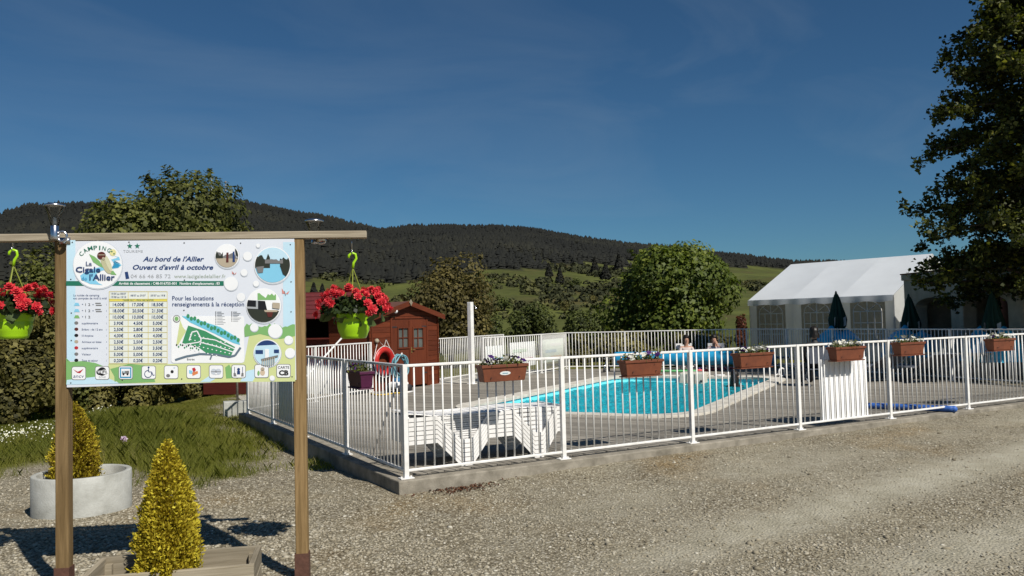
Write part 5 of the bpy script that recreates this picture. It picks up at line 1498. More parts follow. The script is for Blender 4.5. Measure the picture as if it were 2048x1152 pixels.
o = MB().lathe([(.0001, 0), (.14, 0), (.15, .01), (.14, .025), (.0001, .03)], 20, sk).build('skimmer_lid', M_PLASTIC_W, None, True)
tag(o, 'round white skimmer lid on the coping beside the filter unit', 'lid')
# white ring on the coping corner
rg = at_z(1564, 752, .045); mb = MB()
rgm = thing('swim_ring', 'small white ring propped on the coping at the pool corner', 'ring', rg)
cc = rg+V3((0, 0, .10)); vd = V3((CF.x, CF.y, 0)).normalized(); rd = V3((vd.y, -vd.x, 0))
MB().tube([cc+(rd*.9+vd*.43)*(.10*math.cos(t))+ud*(.10*math.sin(t)) for t in [i*2*math.pi/24 for i in range(24)]], .022, 10, closed=True).build('ring', M_PLASTIC_W, rgm, True)
MB().tube([cc+(rd*.9+vd*.43)*(.07*math.cos(t)-.16)+ud*(.05*math.sin(t)-.09)-vd*.04 for t in [i*2*math.pi/16 for i in range(16)]], .012, 6, closed=True).build('cord_loop', M_PLASTIC_W, rgm, True)
# blue float tube on the deck at the right
ba, bb_ = at_z(1690, 809, .052), at_z(1908, 818, .052)
M_BLUE = mat('blue_foam', (.035, .12, .42), .55, var=.1)
bt_ = thing('blue_float', 'long blue ribbed tube lying on the deck behind the front fence', 'tube', ((ba+bb_)/2).xy.to_3d())
MB().tube([ba.lerp(bb_, i/24) for i in range(25)], [.048 if i % 2 else .052 for i in range(25)], 12).build('tube', M_BLUE, bt_, True)
for e in (ba, bb_): MB().ball(e, .054, 10, 7).build('end_cap', M_BLUE, bt_, True)
# footing with pole at the bank
fp = at_z(474, 829, -.13)
ft = thing('pole_footing', 'pale concrete footing block with a thin metal pole beside the deck corner', 'post', (fp.x, fp.y, -.28), math.radians(-8), local=True)
MB().box((0, .1, .21), (.52, .34, .42)).build('block', M_CONC_PALE, ft, bevel=.015)
MB().tube([(.02, .1, .4), (-.02, .1, 2.4)], .024, 10).build('pole', M_CONC, ft, True)
# ------------------------------------------------------------------ party tent
def tent():
    zE = 2.2
    pL = at_d(1498, 601, 31.6); pR = at_d(1749, 591, 27.8)
    a = V3((pL.x, pL.y, 0)); d = V3(((pR-pL).x, (pR-pL).y, 0)); L = d.length; ex = d.normalized(); ey = V3((-ex.y, ex.x, 0))
    L = 5.6; Wd = 6.0; zR = 3.66
    rz = math.atan2(ex.y, ex.x)
    g = -.05
    root = thing('party_tent', 'large white party tent with arched plastic windows beyond the terrace', 'tent', (a.x, a.y, g), rz, local=True)
    zE -= g; zR -= g
    M_T = mat('tent_fabric', (.74, .78, .82), .55, var=.03, scale=1.5, bump=.12, bscale=6)
    M_TW = mat('tent_wall_fabric', (.74, .75, .73), .6, var=.05, scale=2, bump=.3, bscale=5)
    for mm, fac in ((M_T, .28), (M_TW, .45)):
        nt = mm.node_tree; N, Lk = nt.nodes, nt.links; pb = N['Principled BSDF']
        tl = N.new('ShaderNodeBsdfTranslucent'); tl.inputs['Color'].default_value = (.75, .76, .74, 1)
        mx = N.new('ShaderNodeMixShader'); mx.inputs['Fac'].default_value = fac
        Lk.new(pb.outputs[0], mx.inputs[1]); Lk.new(tl.outputs[0], mx.inputs[2]); Lk.new(mx.outputs[0], N['Material Output'].inputs['Surface'])
    m, nt, b_ = new_mat('tent_window'); N, Lk = nt.nodes, nt.links
    tr = N.new('ShaderNodeBsdfTransparent'); tr.inputs['Color'].default_value = (.55, .51, .43, 1)
    df = N.new('ShaderNodeBsdfPrincipled'); df.inputs['Base Color'].default_value = (.25, .215, .165, 1); df.inputs['Roughness'].default_value = .25
    mx = N.new('ShaderNodeMixShader'); mx.inputs['Fac'].default_value = .55; Lk.new(tr.outputs[0], mx.inputs[1]); Lk.new(df.outputs[0], mx.inputs[2]); Lk.new(mx.outputs[0], N['Material Output'].inputs['Surface'])
    M_TWIN = m
    npan = 3; pl = L/npan
    for i in range(npan):
        for sgn in (0, 1):
            mb = MB(); nxx, nyy = 6, 8; vs = []
            for u in range(nxx+1):
                for v in range(nyy+1):
                    fu, fv = u/nxx, v/nyy
                    sag = -.05*math.sin(math.pi*fu)*math.sin(math.pi*fv)
                    y = -.08+(Wd/2+.08)*fv; y = y if sgn == 0 else Wd-y
                    vs.append((pl*(i+fu), y, zE-.02+(zR-zE+.02)*fv+sag))
            fs = [(u*(nyy+1)+v, (u+1)*(nyy+1)+v, (u+1)*(nyy+1)+v+1, u*(nyy+1)+v+1) for u in range(nxx) for v in range(nyy)]
            if sgn: fs = [f[::-1] for f in fs]
            mb.add(vs, fs); mb.build('roof_panel', M_T, root, True)
    mb = MB(); n = 40; vs = []
    for i in range(n+1):
        x = L*i/n; w = .02*math.sin(i*1.1)
        vs += [(x, -.085+w*.4, zE), (x, -.10+w, zE-.21-.02*math.sin(i*.9))]
    mb.add(vs, [(2*i, 2*i+1, 2*i+3, 2*i+2) for i in range(n)]); mb.build('valance', M_T, root, True)
    # gable end
    for x in (0.0, L): MB().add([(x, 0, zE), (x, Wd, zE), (x, Wd/2, zR)], [(0, 1, 2)]).build('gable_panel', M_TW, root)
    MB().add([(0, Wd*.0, 0), (0, Wd, 0), (0, Wd, zE), (0, 0, zE)], [(0, 1, 2, 3)]).build('end_wall', M_TW, root)
    MB().add([(L, 0, 0), (L, Wd, 0), (L, Wd, zE), (L, 0, zE)], [(3, 2, 1, 0)]).build('end_wall', M_TW, root)
    MB().add([(0, Wd, 0), (L, Wd, 0), (L, Wd, zE), (0, Wd, zE)], [(0, 1, 2, 3)]).build('back_wall', M_TW, root)
    # front wall: cloth strips around large windows
    z0w, z1w = .55, zE-.12
    wins = []
    for i in range(npan):
        x0 = pl*i+.32; x1 = pl*(i+1)-.32; wins.append((x0, x1))
    def cloth(x0, x1, z0, z1, nm='wall_cloth'):
        mb = MB(); k = max(2, int((x1-x0)/.12)); vs = []
        for i in range(k+1):
            x = x0+(x1-x0)*i/k; w = .025*math.sin(x*23)+.015*math.sin(x*41)
            vs += [(x, w, z0), (x, w*.4, z1)]
        mb.add(vs, [(2*i, 2*i+2, 2*i+3, 2*i+1) for i in range(k)]); mb.build(nm, M_TW, root, True)
    xs = [0]+[v for w in wins for v in w]+[L]
    for i in range(0, len(xs), 2): cloth(xs[i], xs[i+1], 0, zE-.05)
    for x0, x1 in wins:
        cloth(x0, x1, 0, z0w)
        win = MB().add([(x0, .005, z0w), (x1, .005, z0w), (x1, .005, z1w), (x0, .005, z1w)], [(0, 1, 2, 3)]).build('window', M_TWIN, root)
        mb = MB(); cx = (x0+x1)/2; W2 = (x1-x0)/2-.12; zs = z1w-W2*.75-.04
        for q in (-1, -.5, 0, .5, 1): mb.box((cx+q*W2, -.008, (z0w+zs)/2+(.35*W2 if q == 0 else 0)), (.03, .012, zs-z0w+(.7*W2 if q == 0 else 0)))
        for q in (0, .33, .66, 1): mb.box((cx, -.0085, z0w+.03+(zs-z0w-.03)*q), (2*W2+.03, .010, .03))
        arc = [(cx+W2*math.cos(t), -.008, zs+W2*.72*math.sin(t)) for t in [i*math.pi/14 for i in range(15)]]
        mb.tube(arc, .015, 5)
        for t in (.25, .75): mb.tube([(cx, -.008, zs), (cx+W2*math.cos(t*math.pi), -.008, zs+W2*.72*math.sin(t*math.pi))], .013, 5)
        mb.build('window_bars', M_PLASTIC_W, win)
    for x in [pl*i for i in range(npan+1)]:
        for y in (.03, Wd-.03): MB().tube([(x+(.03 if x == 0 else -.03), y, 0), (x+(.03 if x == 0 else -.03), y, zE)], .022, 8).build('leg', M_STEEL, root, True)
    MB().tube([(0, Wd/2, zR-.05), (L, Wd/2, zR-.05)], .022, 8).build('ridge_pole', M_STEEL, root, True)
    return root
tent()

# ------------------------------------------------------------------ arcade building by the terrace
B0 = V3((20.3, 8.35, -.05)); B1 = V3((17.0, 1.9, -.05))
bex = (B1-B0).normalized(); BL_ = 9.5; brz = math.atan2(bex.y, bex.x)
M_RENDER = mat('old_render', (.50, .45, .34), .92, var=.16, scale=2.2, bump=.4, bscale=30, dirt=(.34, .30, .22))
M_MAROON = mat('maroon_wall', (.10, .035, .035), .85, var=.15, scale=3)
M_TILE = mat('roof_tile', (.22, .10, .06), .85, var=.25, scale=8, bump=.5)
bd = thing('arcade_building', 'old rendered building with an open arcade of square pillars in tree shade', 'building', B0, brz, local=True)
zt = 2.66; pill = [(0.0, .62), (2.55, .60), (5.1, .60), (7.6, .6)]
for x, w in pill: MB().box((x+w/2, .2, (zt-.6)/2), (w, .4, zt-.6)).build('pillar', M_RENDER, bd, bevel=.02)
def arch_wall(x0, x1):
    n = 12; mb = MB(); r = (x1-x0)/2; cx = (x0+x1)/2; zs = zt-.6
    pts = [(x0, zt), (x0, zs-.25)]+[(cx-r*math.cos(i*math.pi/n), zs-.25+.28*math.sin(i*math.pi/n)) for i in range(1, n)]+[(x1, zs-.25), (x1, zt)]
    vs = []
    for i in range(n+1):
        px = cx-r*math.cos(i*math.pi/n); pz = zs-.25+.28*math.sin(i*math.pi/n); vs += [(px, 0.01, pz), (px, .01, zt), (px, .39, pz), (px, .39, zt)]
    fs = []
    for i in range(n):
        a = i*4; b = a+4; fs += [(a, b, b+1, a+1), (a+2, a+3, b+3, b+2), (a, a+2, b+2, b)]
    mb.add(vs, fs); mb.build('arch', M_RENDER, bd)
for i in range(3): arch_wall(pill[i][0]+pill[i][1], pill[i+1][0])
for x, w in pill: MB().box((x+w/2, .2, zt-.3), (w, .38, .599)).build('pillar_head', M_RENDER, bd)
MB().box((BL_/2-.6, .2, zt+.09), (BL_-1.1, .5, .18)).build('cornice', M_RENDER, bd, bevel=.02)
MB().box((BL_/2-.6, 3.2, zt/2), (BL_-1.2, .2, zt)).build('back_wall', M_MAROON, bd)
MB().box((0.1, 1.7, zt/2), (.2, 2.6, zt-.02)).build('side_wall', M_RENDER, bd)
MB().box((8.1, 1.7, zt/2), (.2, 2.6, zt-.02)).build('side_wall', M_RENDER, bd)
MB().box((4.1, 1.75, zt-.05), (7.8, 2.6, .08)).build('ceiling', M_MAROON, bd)
MB().box((1.6, 3.0, 1.0), (.9, .1, 2.0)).build('door', M_RENDER, bd)
MB().box((4.0, 3.0, 1.35), (1.1, .1, 1.0)).build('window', M_PANE, bd)
mb = MB(); mb.add([(-.1, -.05, zt+.18), (8.3, -.05, zt+.18), (8.3, 3.4, zt+.25), (-.1, 3.4, zt+.25), (-.1, -.05, zt+.22), (8.3, -.05, zt+.22), (8.3, 3.4, zt+.29), (-.1, 3.4, zt+.29)],
                  [(3, 2, 1, 0), (4, 5, 6, 7), (0, 1, 5, 4), (2, 3, 7, 6), (1, 2, 6, 5), (3, 0, 4, 7)]); mb.build('roof', M_TILE, bd)
mb = MB(); mb.box((1.58, .6, 2.28), (1.9, .03, .02))

# ------------------------------------------------------------------ terrace sets: table with blue cover and closed parasol
M_TARP = mat('blue_tarp', (.05, .55, .92), .32, var=.25, scale=5, bump=.5, bscale=14)
M_PARA = mat('green_canvas', (.010, .045, .030), .8, var=.2, scale=6, bump=.3, bscale=30)
def closed_parasol(p, zt_, label, seed, white=True):
    rnd = random.Random(seed)
    root = thing('closed_parasol', label, 'parasol', p, rnd.uniform(0, 6), 'closed green parasols on the terrace', local=True)
    MB().tube([(0, 0, 0), (0, 0, zt_)], .02, 10).build('pole', M_WHITE, root, True)
    MB().lathe([(.0001, 0), (.26, 0), (.26, .05), (.07, .1), (.04, .28), (.0001, .28)], 20).build('base', M_CONC, root, True)
    h = 1.05; nz, na = 16, 32; vs = []
    for i in range(nz+1):
        t = i/nz; r = .03+.21*t**.8*(1-.35*max(0, t-.75)/.25)
        for j in range(na):
            a = 2*math.pi*j/na; q = r*(1+.38*math.cos(8*a+.6*math.sin(t*5)))*(1+.12*math.sin(a+seed))
            vs.append((q*math.cos(a), q*math.sin(a), zt_-.02-h*t+(.07*math.cos(8*a) if i == nz else 0)))
    fs = [(i*na+j, (i+1)*na+j, (i+1)*na+(j+1) % na, i*na+(j+1) % na) for i in range(nz) for j in range(na)]
    MB().add(vs, fs).build('canopy', M_PARA, root, True)
    MB().lathe([(.0001, .07), (.02, .05), (.035, 0), (.03, -.04)], 12, (0, 0, zt_)).build('finial', M_PARA, root, True)
    for j in range(4):
        a = j*1.57+.4; MB().add([(.17*math.cos(a), .17*math.sin(a), zt_-.75), (.25*math.cos(a+.25), .25*math.sin(a+.25), zt_-.70), (.26*math.cos(a+.2), .26*math.sin(a+.2), zt_-.95), (.19*math.cos(a), .19*math.sin(a), zt_-1.0)], [(0, 1, 2, 3)]).build('flap_lining', M_TW_L, root)
    for j in range(8):
        a = j*math.pi/4; MB().tube([(.02*math.cos(a), .02*math.sin(a), zt_-.1), (.10*math.cos(a), .10*math.sin(a), zt_-1.02)], .006, 4).build('rib', M_STEEL, root)
M_TW_L = mat('canvas_lining', (.55, .57, .55), .7)
def covered_table(p, label, seed, r=.62):
    rnd = random.Random(seed)
    root = thing('covered_table', label, 'table', p, rnd.uniform(0, 3), 'tables under blue covers on the terrace', local=True)
    MB().lathe([(.0001, .69), (r-.05, .69), (r-.05, .72), (.0001, .72)], 28).build('table_top', M_PLASTIC_W, root)
    for j in range(4):
        a = j*math.pi/2+.5; MB().tube([(.4*math.cos(a), .4*math.sin(a), .69), (.46*math.cos(a), .46*math.sin(a), 0)], .02, 8).build('leg', M_PLASTIC_W, root, True)
    prof = [(.035, .95), (.10, .97), (.2, 1.04), (.34, 1.10), (.5, 1.0), (r-.02, .86), (r+.03, .74), (r+.06, .58), (r+.10, .42)]
    na = 48; vs = []
    for i, (q, z) in enumerate(prof):
        for j in range(na):
            a = 2*math.pi*j/na; k = 1+(.09*math.sin(a*7+seed)+.05*math.sin(a*13+i))*(i/len(prof))
            lift = (.16*max(0, math.sin(a*2+seed))**2+.05*math.sin(a*5+seed*2+i))*math.exp(-((i-3)/2.2)**2)
            vs.append((q*k*math.cos(a), q*k*math.sin(a), z+lift))
    fs = [(i*na+j, (i+1)*na+j, (i+1)*na+(j+1) % na, i*na+(j+1) % na) for i in range(len(prof)-1) for j in range(na)]
    MB().add(vs, fs).build('blue_cover', M_TARP, root, True)
tsets = [(1674, 586, 24.5, 'beside the tent windows'), (1819, 592, 23.0, 'before the first arch of the building'), (1986, 586, 20.0, 'under the big tree by the arcade')]
for i, (px, pyt, dist, w) in enumerate(tsets):
    p = at_d(px, 640, dist); p.z = -.03; top = at_d(px, pyt, dist).z+.03
    closed_parasol(p, top, 'closed dark green parasol '+w, 3+i)
    covered_table(p, 'round table under a crumpled blue cover '+w, 5+i, .66 if i < 2 else .6)

# ------------------------------------------------------------------ dark loungers and wooden table in the shade
M_MESHF = mat('grey_mesh_fabric', (.075, .085, .11), .7, var=.15, scale=20, bump=.2)
M_FRAME = mat('grey_frame', (.22, .23, .25), .4, metal=.3)
def mesh_lounger(p, rz_, label):
    root = thing('mesh_lounger', label, 'sun lounger', p, rz_, 'dark mesh loungers in the shade', local=True)
    MB().box((.25, 0, .34), (1.35, .58, .018)).build('seat', M_MESHF, root)
    o = MB().box((0, 0, 0), (.72, .58, .018)).build('backrest', M_MESHF, root); o.location = (-.71, 0, .50); o.rotation_euler = (0, .50, 0)
    for s in (-1, 1):
        MB().tube([(-.42, s*.31, .34), (.95, s*.31, .34)], .02, 8).build('side_rail', M_FRAME, root, True)
        MB().tube([(-1.04, s*.31, .68), (-.42, s*.31, .34)], .018, 8).build('back_rail', M_FRAME, root, True)
        for x0, x1 in ((-.45, -.15), (.9, .62)): MB().tube([(x0, s*.31, .34), ((x0+x1)/2, s*.33, .02), (x1, s*.31, .34)], .016, 8).build('leg', M_FRAME, root, True)
    for x in (-.3, .76): MB().tube([(x, -.33, .03), (x, .33, .03)], .016, 8).build('foot_bar', M_FRAME, root, True)
for px, py, a, lb in ((1622, 757, 1.30, 'dark mesh lounger in the shade nearest the pool corner'), (1745, 760, 1.25, 'dark mesh lounger behind the white board'), (1830, 762, 1.28, 'dark mesh lounger before the slatted table')):
    p = at_z(px, py, 0.0); mesh_lounger((p.x, p.y, 0), a, lb)
p = at_z(1893, 757, 0)
M_SLATW = mat_wood('pale_slats', (.30, .27, .20), (.50, .46, .36), 'X', .8)
tb = thing('slatted_table', 'pale slatted wooden table on the deck near the shaded fence', 'table', (p.x, p.y, 0), 1.75, local=True)
for i in range(6): MB().box((0, -.35+i*.14, .60), (1.9, .125, .03)).build('slat', M_SLATW, tb, bevel=.003)
for i in (-.4, .4): MB().box((0, i, .33), (1.8, .12, .03)).build('shelf_slat', M_SLATW, tb, bevel=.003)
for sx in (-.8, .8):
    for sy in (-.33, .33): MB().box((sx, sy, .295), (.07, .07, .59)).build('leg', M_SLATW, tb, bevel=.004)

# ------------------------------------------------------------------ people
M_SKIN = mat('skin', (.46, .25, .17), .55, var=.06, scale=10)
M_HAIR = mat('dark_hair', (.012, .009, .007), .45, var=.3, scale=30, stretch=(1, 1, .2))
def body_mat(name, cloth, zc0, zc1, cloth2=None, zc2=None):
    """skin with clothing colour between two heights of the body"""
    m, nt, b = new_mat(name); N, L = nt.nodes, nt.links
    tc = N.new('ShaderNodeTexCoord'); sp_ = N.new('ShaderNodeSeparateXYZ'); L.new(tc.outputs['Object'], sp_.inputs[0])
    rp = N.new('ShaderNodeValToRGB'); rp.color_ramp.interpolation = 'CONSTANT'
    mr = N.new('ShaderNodeMapRange'); mr.inputs['From Min'].default_value = 0; mr.inputs['From Max'].default_value = 2
    L.new(sp_.outputs['Z'], mr.inputs['Value']); L.new(mr.outputs[0], rp.inputs['Fac'])
    e = rp.color_ramp.elements
    e[0].position = 0; e[0].color = (.46, .25, .17, 1)
    e[1].position = zc0/2; e[1].color = (*cloth, 1)
    q = e.new(zc1/2); q.color = (.46, .25, .17, 1)
    L.new(rp.outputs['Color'], b.inputs['Base Color']); b.inputs['Roughness'].default_value = .65
    return m
def skin_body(name, V, E, radii, m, parent, root_i=0, sub=2):
    me = bpy.data.meshes.new(name); me.from_pydata([tuple(v) for v in V], E, []); me.materials.append(m)
    o = bpy.data.objects.new(name, me); COL.objects.link(o); o.parent = parent
    md = o.modifiers.new('skin', 'SKIN'); md.use_smooth_shade = True
    sv = me.skin_vertices[0].data
    for i, r in enumerate(radii): sv[i].radius = (r, r) if not isinstance(r, tuple) else r
    sv[root_i].use_root = True
    s = o.modifiers.new('sub', 'SUBSURF'); s.levels = sub; s.render_levels = sub
    return o
def person(label, p, rz_, pose, m, hair_len, group=None, lean=0.0):
    root = thing('person', label, 'person', p, rz_, group, local=True)
    V, E, Rd = [], [], []
    def add(pt, r, par=None):
        V.append(V3(pt)); Rd.append(r)
        if par is not None: E.append((par, len(V)-1))
        return len(V)-1
    h = pose['hip']
    hip = add((0, 0, h), (.15, .115)); waist = add((0, .01, h+.17), (.125, .095), hip); chest = add((0, .02-lean*.5, h+.36), (.155, .11), waist)
    neck = add((0, .01-lean, h+.52), .055, chest)
    chin = add((0, -.02-lean, h+.60), .07, neck); head = add((0, -.015-lean, h+.70), (.082, .098), chin); crown = add((0, 0-lean, h+.79), .06, head)
    for s in (-1, 1):
        sh = add((s*.175, .01-lean*.8, h+.46), .062, chest)
        el = add(pose['elbow'](s, h), .042, sh); wr = add(pose['hand'](s, h), .030, el)
        d = (V[wr]-V[el]).normalized(); pm_ = add(V[wr]+d*.06, (.038, .022), wr)
        side = d.cross(V3((0, 0, 1))); side = side.normalized() if side.length > .1 else V3((1, 0, 0))
        for k, (off, ln) in enumerate(((-.03, .055), (-.01, .075), (.01, .08), (.03, .065))):
            f1 = add(V[pm_]+d*ln*.55+side*off, .0095, pm_); add(V[f1]+d*ln*.5+V3((0, 0, -.02)), .008, f1)
        th = add(V[wr]+d*.035-side*.045*s, .010, wr); add(V[th]+d*.035-side*.008*s, .009, th)
        if pose.get('legs'):
            hp = add((s*.095, -.02, h-.03), .088, hip); kn = add(pose['knee'](s, h), .058, hp); an = add(pose['foot'](s, h), .038, kn)
            add(V[an]+V3((0, -.13, -.035)), .032, an)
    skin_body('body', V, E, Rd, m, root)
    hc_ = V[head]
    # face
    mb = MB()
    for s in (-1, 1): mb.ball(hc_+V3((s*.033, -.092, .005)), (.012, .006, .007), 8, 6)
    mb.build('eyes', M_HAIR, root, True)
    MB().add([hc_+V3((-.012, -.088, -.02)), hc_+V3((.012, -.088, -.02)), hc_+V3((0, -.092, .015)), hc_+V3((0, -.118, -.018))], [(0, 3, 2), (3, 1, 2), (0, 1, 3)]).build('nose', M_SKIN, root)
    MB().ball(hc_+V3((0, -.088, -.055)), (.022, .006, .006), 8, 6).build('mouth', mat('lips', (.35, .10, .09), .5), root, True)
    for s in (-1, 1): MB().ball(hc_+V3((s*.088, .005, -.005)), (.012, .022, .032), 8, 6).build('ear', M_SKIN, root, True)
    # hair: cap plus falling lock mass
    na, nz = 26, 12; vs = []
    for i in range(nz+1):
        t = i/nz; ph = math.pi/2-(math.pi/2+.35)*min(1, t*1.6); 
        for j in range(na):
            a = 2*math.pi*j/na; front = max(0, -math.sin(a))
            wob = 1+.05*math.sin(a*9+i)+.03*math.sin(a*17)
            if t <= .625 or front > .55:
                pt = V3((.100*math.cos(ph)*math.cos(a), .112*math.cos(ph)*math.sin(a)+.012, .125*math.sin(ph)+.03))*wob
                if front > .35: pt.z = max(pt.z, .055+.03*front-.02*abs(math.cos(a))); pt.y = max(pt.y, -.105)
            else:
                dn_ = (t-.625)/.375
                pt = V3((.100*math.cos(a)*(1+.15*dn_), .112*math.sin(a)*(1-.2*dn_)+.02+.02*dn_, -.02-hair_len*dn_))*wob
                pt.z = -.02-hair_len*dn_*(.85+.15*math.sin(a*7))
            vs.append(hc_+pt)
    fs = [(i*na+j, (i+1)*na+j, (i+1)*na+(j+1) % na, i*na+(j+1) % na) for i in range(nz) for j in range(na)]
    fs.append(tuple(range(na-1, -1, -1))[::-1])
    MB().add(vs, fs).build('hair', M_HAIR, root, True)
    return root
def white_chair(p, rz_, label):
    root = thing('plastic_chair', label, 'chair', p, rz_, 'white plastic chairs behind the pool', local=True)
    zs = .10
    MB().box((0, 0, zs), (.46, .44, .025)).build('seat', M_PLASTIC_W, root, bevel=.01)
    mb = MB(); mb.box((0, .25, .72), (.50, .02, .16))
    for i in range(5): mb.box((-.17+i*.085, .245, .38), (.05, .018, .54))
    mb.build('backrest', M_PLASTIC_W, root, bevel=.006)
    for sx in (-1, 1):
        MB().box((sx*.255, -.0, .30), (.05, .44, .022)).build('armrest', M_PLASTIC_W, root, bevel=.006)
        for sy in (-1, 1): MB().bar((sx*.22, sy*.20, zs), (sx*.26, sy*.25, 0), .045, .045).build('leg', M_PLASTIC_W, root)
        MB().bar((sx*.245, -.19, zs), (sx*.255, -.19, .30), .04, .03).build('arm_support', M_PLASTIC_W, root)
cam_dir = lambda p: math.atan2(CAM.x-p.x, -(CAM.y-p.y))
sit = dict(hip=.23, legs=True, elbow=lambda s, h: (s*.23, -.06, h+.22), hand=lambda s, h: (s*.12, -.24, h+.08), knee=lambda s, h: (s*.11, -.36, .36), foot=lambda s, h: (s*.11, -.60, .09))
sit2 = dict(sit); sit2['elbow'] = lambda s, h: (s*.22, -.10, h+.20) if s < 0 else (.20, -.18, h+.26)
sit2['hand'] = lambda s, h: (-.10, -.26, h+.08) if s < 0 else (.10, -.13, h+.55)
M_P1 = body_mat('person_pale_top', (.62, .52, .48), .10, .68); M_P2 = body_mat('person_patterned_top', (.50, .42, .44), .10, .70); M_P3 = body_mat('person_black_top', (.010, .010, .012), .0, 1.06); M_P4 = body_mat('person_black_swimwear', (.012, .012, .014), .0, .74)
for (px, dist, pose, m, lb, cl) in ((1371, 25.6, sit, M_P1, 'person in a pale top sitting on a white chair behind the cover roll', 'low white plastic chair of the person in the pale top'),
                                    (1427, 25.2, sit2, M_P2, 'person in a patterned top, hand raised to the face, behind the cover roll', 'low white plastic chair of the person with a raised hand')):
    p = at_d(px, 640, dist); p.z = 0
    rz_ = cam_dir(p)+(.25 if px < 1400 else -.15)
    person(lb, p, rz_, pose, m, .16 if px < 1400 else .06, 'people sitting behind the cover roll')
    white_chair(p+Matrix.Rotation(rz_, 3, 'Z') @ V3((0, .07, 0)), rz_, cl)
p = at_d(1627, 640, 18.8); p.z = 0
sit3 = dict(sit); sit3['hip'] = .50; sit3['knee'] = lambda s, h: (s*.11, -.44, h-.06); sit3['foot'] = lambda s, h: (s*.11, -.46, .09)
person('person in a black top sitting in the shade, seen from behind', p, 2.7, sit3, M_P3, .10)
mesh_c = thing('folding_chair', 'dark folding chair of the person in black in the shade', 'chair', p, 2.7, local=True)
MB().box((0, 0, .39), (.46, .44, .02)).build('seat', M_MESHF, mesh_c); MB().box((0, .22, .70), (.46, .02, .36)).build('backrest', M_MESHF, mesh_c)
for sx in (-.24, .24):
    MB().tube([(sx, -.2, .39), (sx, .26, 0)], .014, 8).build('leg', M_FRAME, mesh_c, True); MB().tube([(sx, .22, .9), (sx, .2, .40), (sx, -.26, 0)], .014, 8).build('leg', M_FRAME, mesh_c, True)
p = at_z(1470, 773, -.13); p.z = -.80
swim = dict(hip=.22, legs=False, elbow=lambda s, h: (s*.30, -.12, h+.30), hand=lambda s, h: (s*.34, -.36, h+.28))
person('person with long black hair swimming near the far pool corner', p, cam_dir(p)+2.6, swim, M_P4, .30)
# ------------------------------------------------------------------ trees and shrubs
LF_OLIVE = mat_tone('leaves_olive', [(0, (.031, .037, .010)), (.5, (.094, .104, .024)), (1, (.185, .19, .045))], .6, .28)
LF_GREEN = mat_tone('leaves_green', [(0, (.042, .064, .010)), (.5, (.098, .130, .020)), (1, (.19, .22, .036))], .55, .28)
LF_BROWN = mat_tone('leaves_brown_green', [(0, (.040, .034, .012)), (.5, (.090, .076, .024)), (1, (.165, .135, .040))], .65, .25)
LF_DARK = mat_tone('leaves_dark', [(0, (.034, .033, .010)), (.5, (.105, .095, .026)), (1, (.20, .175, .048))], .65, .2)
LF_LIME = mat_tone('leaves_lime_tree', [(0, (.020, .026, .008)), (.45, (.058, .068, .016)), (.8, (.135, .145, .026)), (1, (.26, .245, .04))], .55, .32)
LF_RED = mat_tone('leaves_red', [(0, (.06, .018, .008)), (1, (.16, .05, .02))], .6, .25)
LF_YG = mat_tone('leaves_meadow_tree', [(0, (.022, .030, .008)), (.5, (.062, .078, .018)), (1, (.12, .14, .032))], .65, .25)

def crown_points(c, rad, nl, n, seed, low=-1.0, lob=(.30, .46), full=False):
    g = np.random.default_rng(seed)
    d = unit(g.normal(size=(nl, 3))); d[:, 2] = np.where(d[:, 2] < low, -d[:, 2], d[:, 2])
    q = g.uniform(.35, .78, nl)[:, None]
    if full: d = g.uniform(-1, 1, (nl, 3))*np.array([.8, .8, .85]); q = np.ones((nl, 1))
    C = d*q; R = g.uniform(*lob, nl)
    w = R**2/np.sum(R**2); k = g.choice(nl, n, p=w)
    e = unit(g.normal(size=(n, 3))); sh = g.uniform(.62, 1.05, n)**.6
    P = C[k]+e*(R[k]*sh)[:, None]
    ok = P[:, 2] > low
    P, e, k, sh = P[ok], e[ok], k[ok], sh[ok]
    ns = max(6, nl*3)                        # sprigs that break the outline
    si = g.choice(len(P), ns); m_ = max(8, n//(ns*6))
    ln = g.uniform(.05, .20, ns)
    tt = g.uniform(0, 1, (ns, m_))
    dirs = unit(e[si]+g.normal(0, .35, (ns, 3))+np.array([0, 0, .35]))
    SP = (P[si][:, None]+dirs[:, None]*(tt*ln[:, None])[..., None]+g.normal(0, .018, (ns, m_, 3))).reshape(-1, 3)
    P = np.concatenate([P, SP]); e = np.concatenate([e, np.repeat(e[si], m_, 0)]); k = np.concatenate([k, np.repeat(k[si], m_)])
    tone_l = g.normal(0, .12, nl)[k]
    nrm = e*1.2+g.normal(0, .42, e.shape)+np.array([0.05, -.25, .40])
    tone = np.clip(.46+tone_l*1.5+g.normal(0, .24, len(P)), 0, 1)
    return P*np.array(rad)+np.array(c), nrm, tone, (C*np.array(rad)+np.array(c)), R

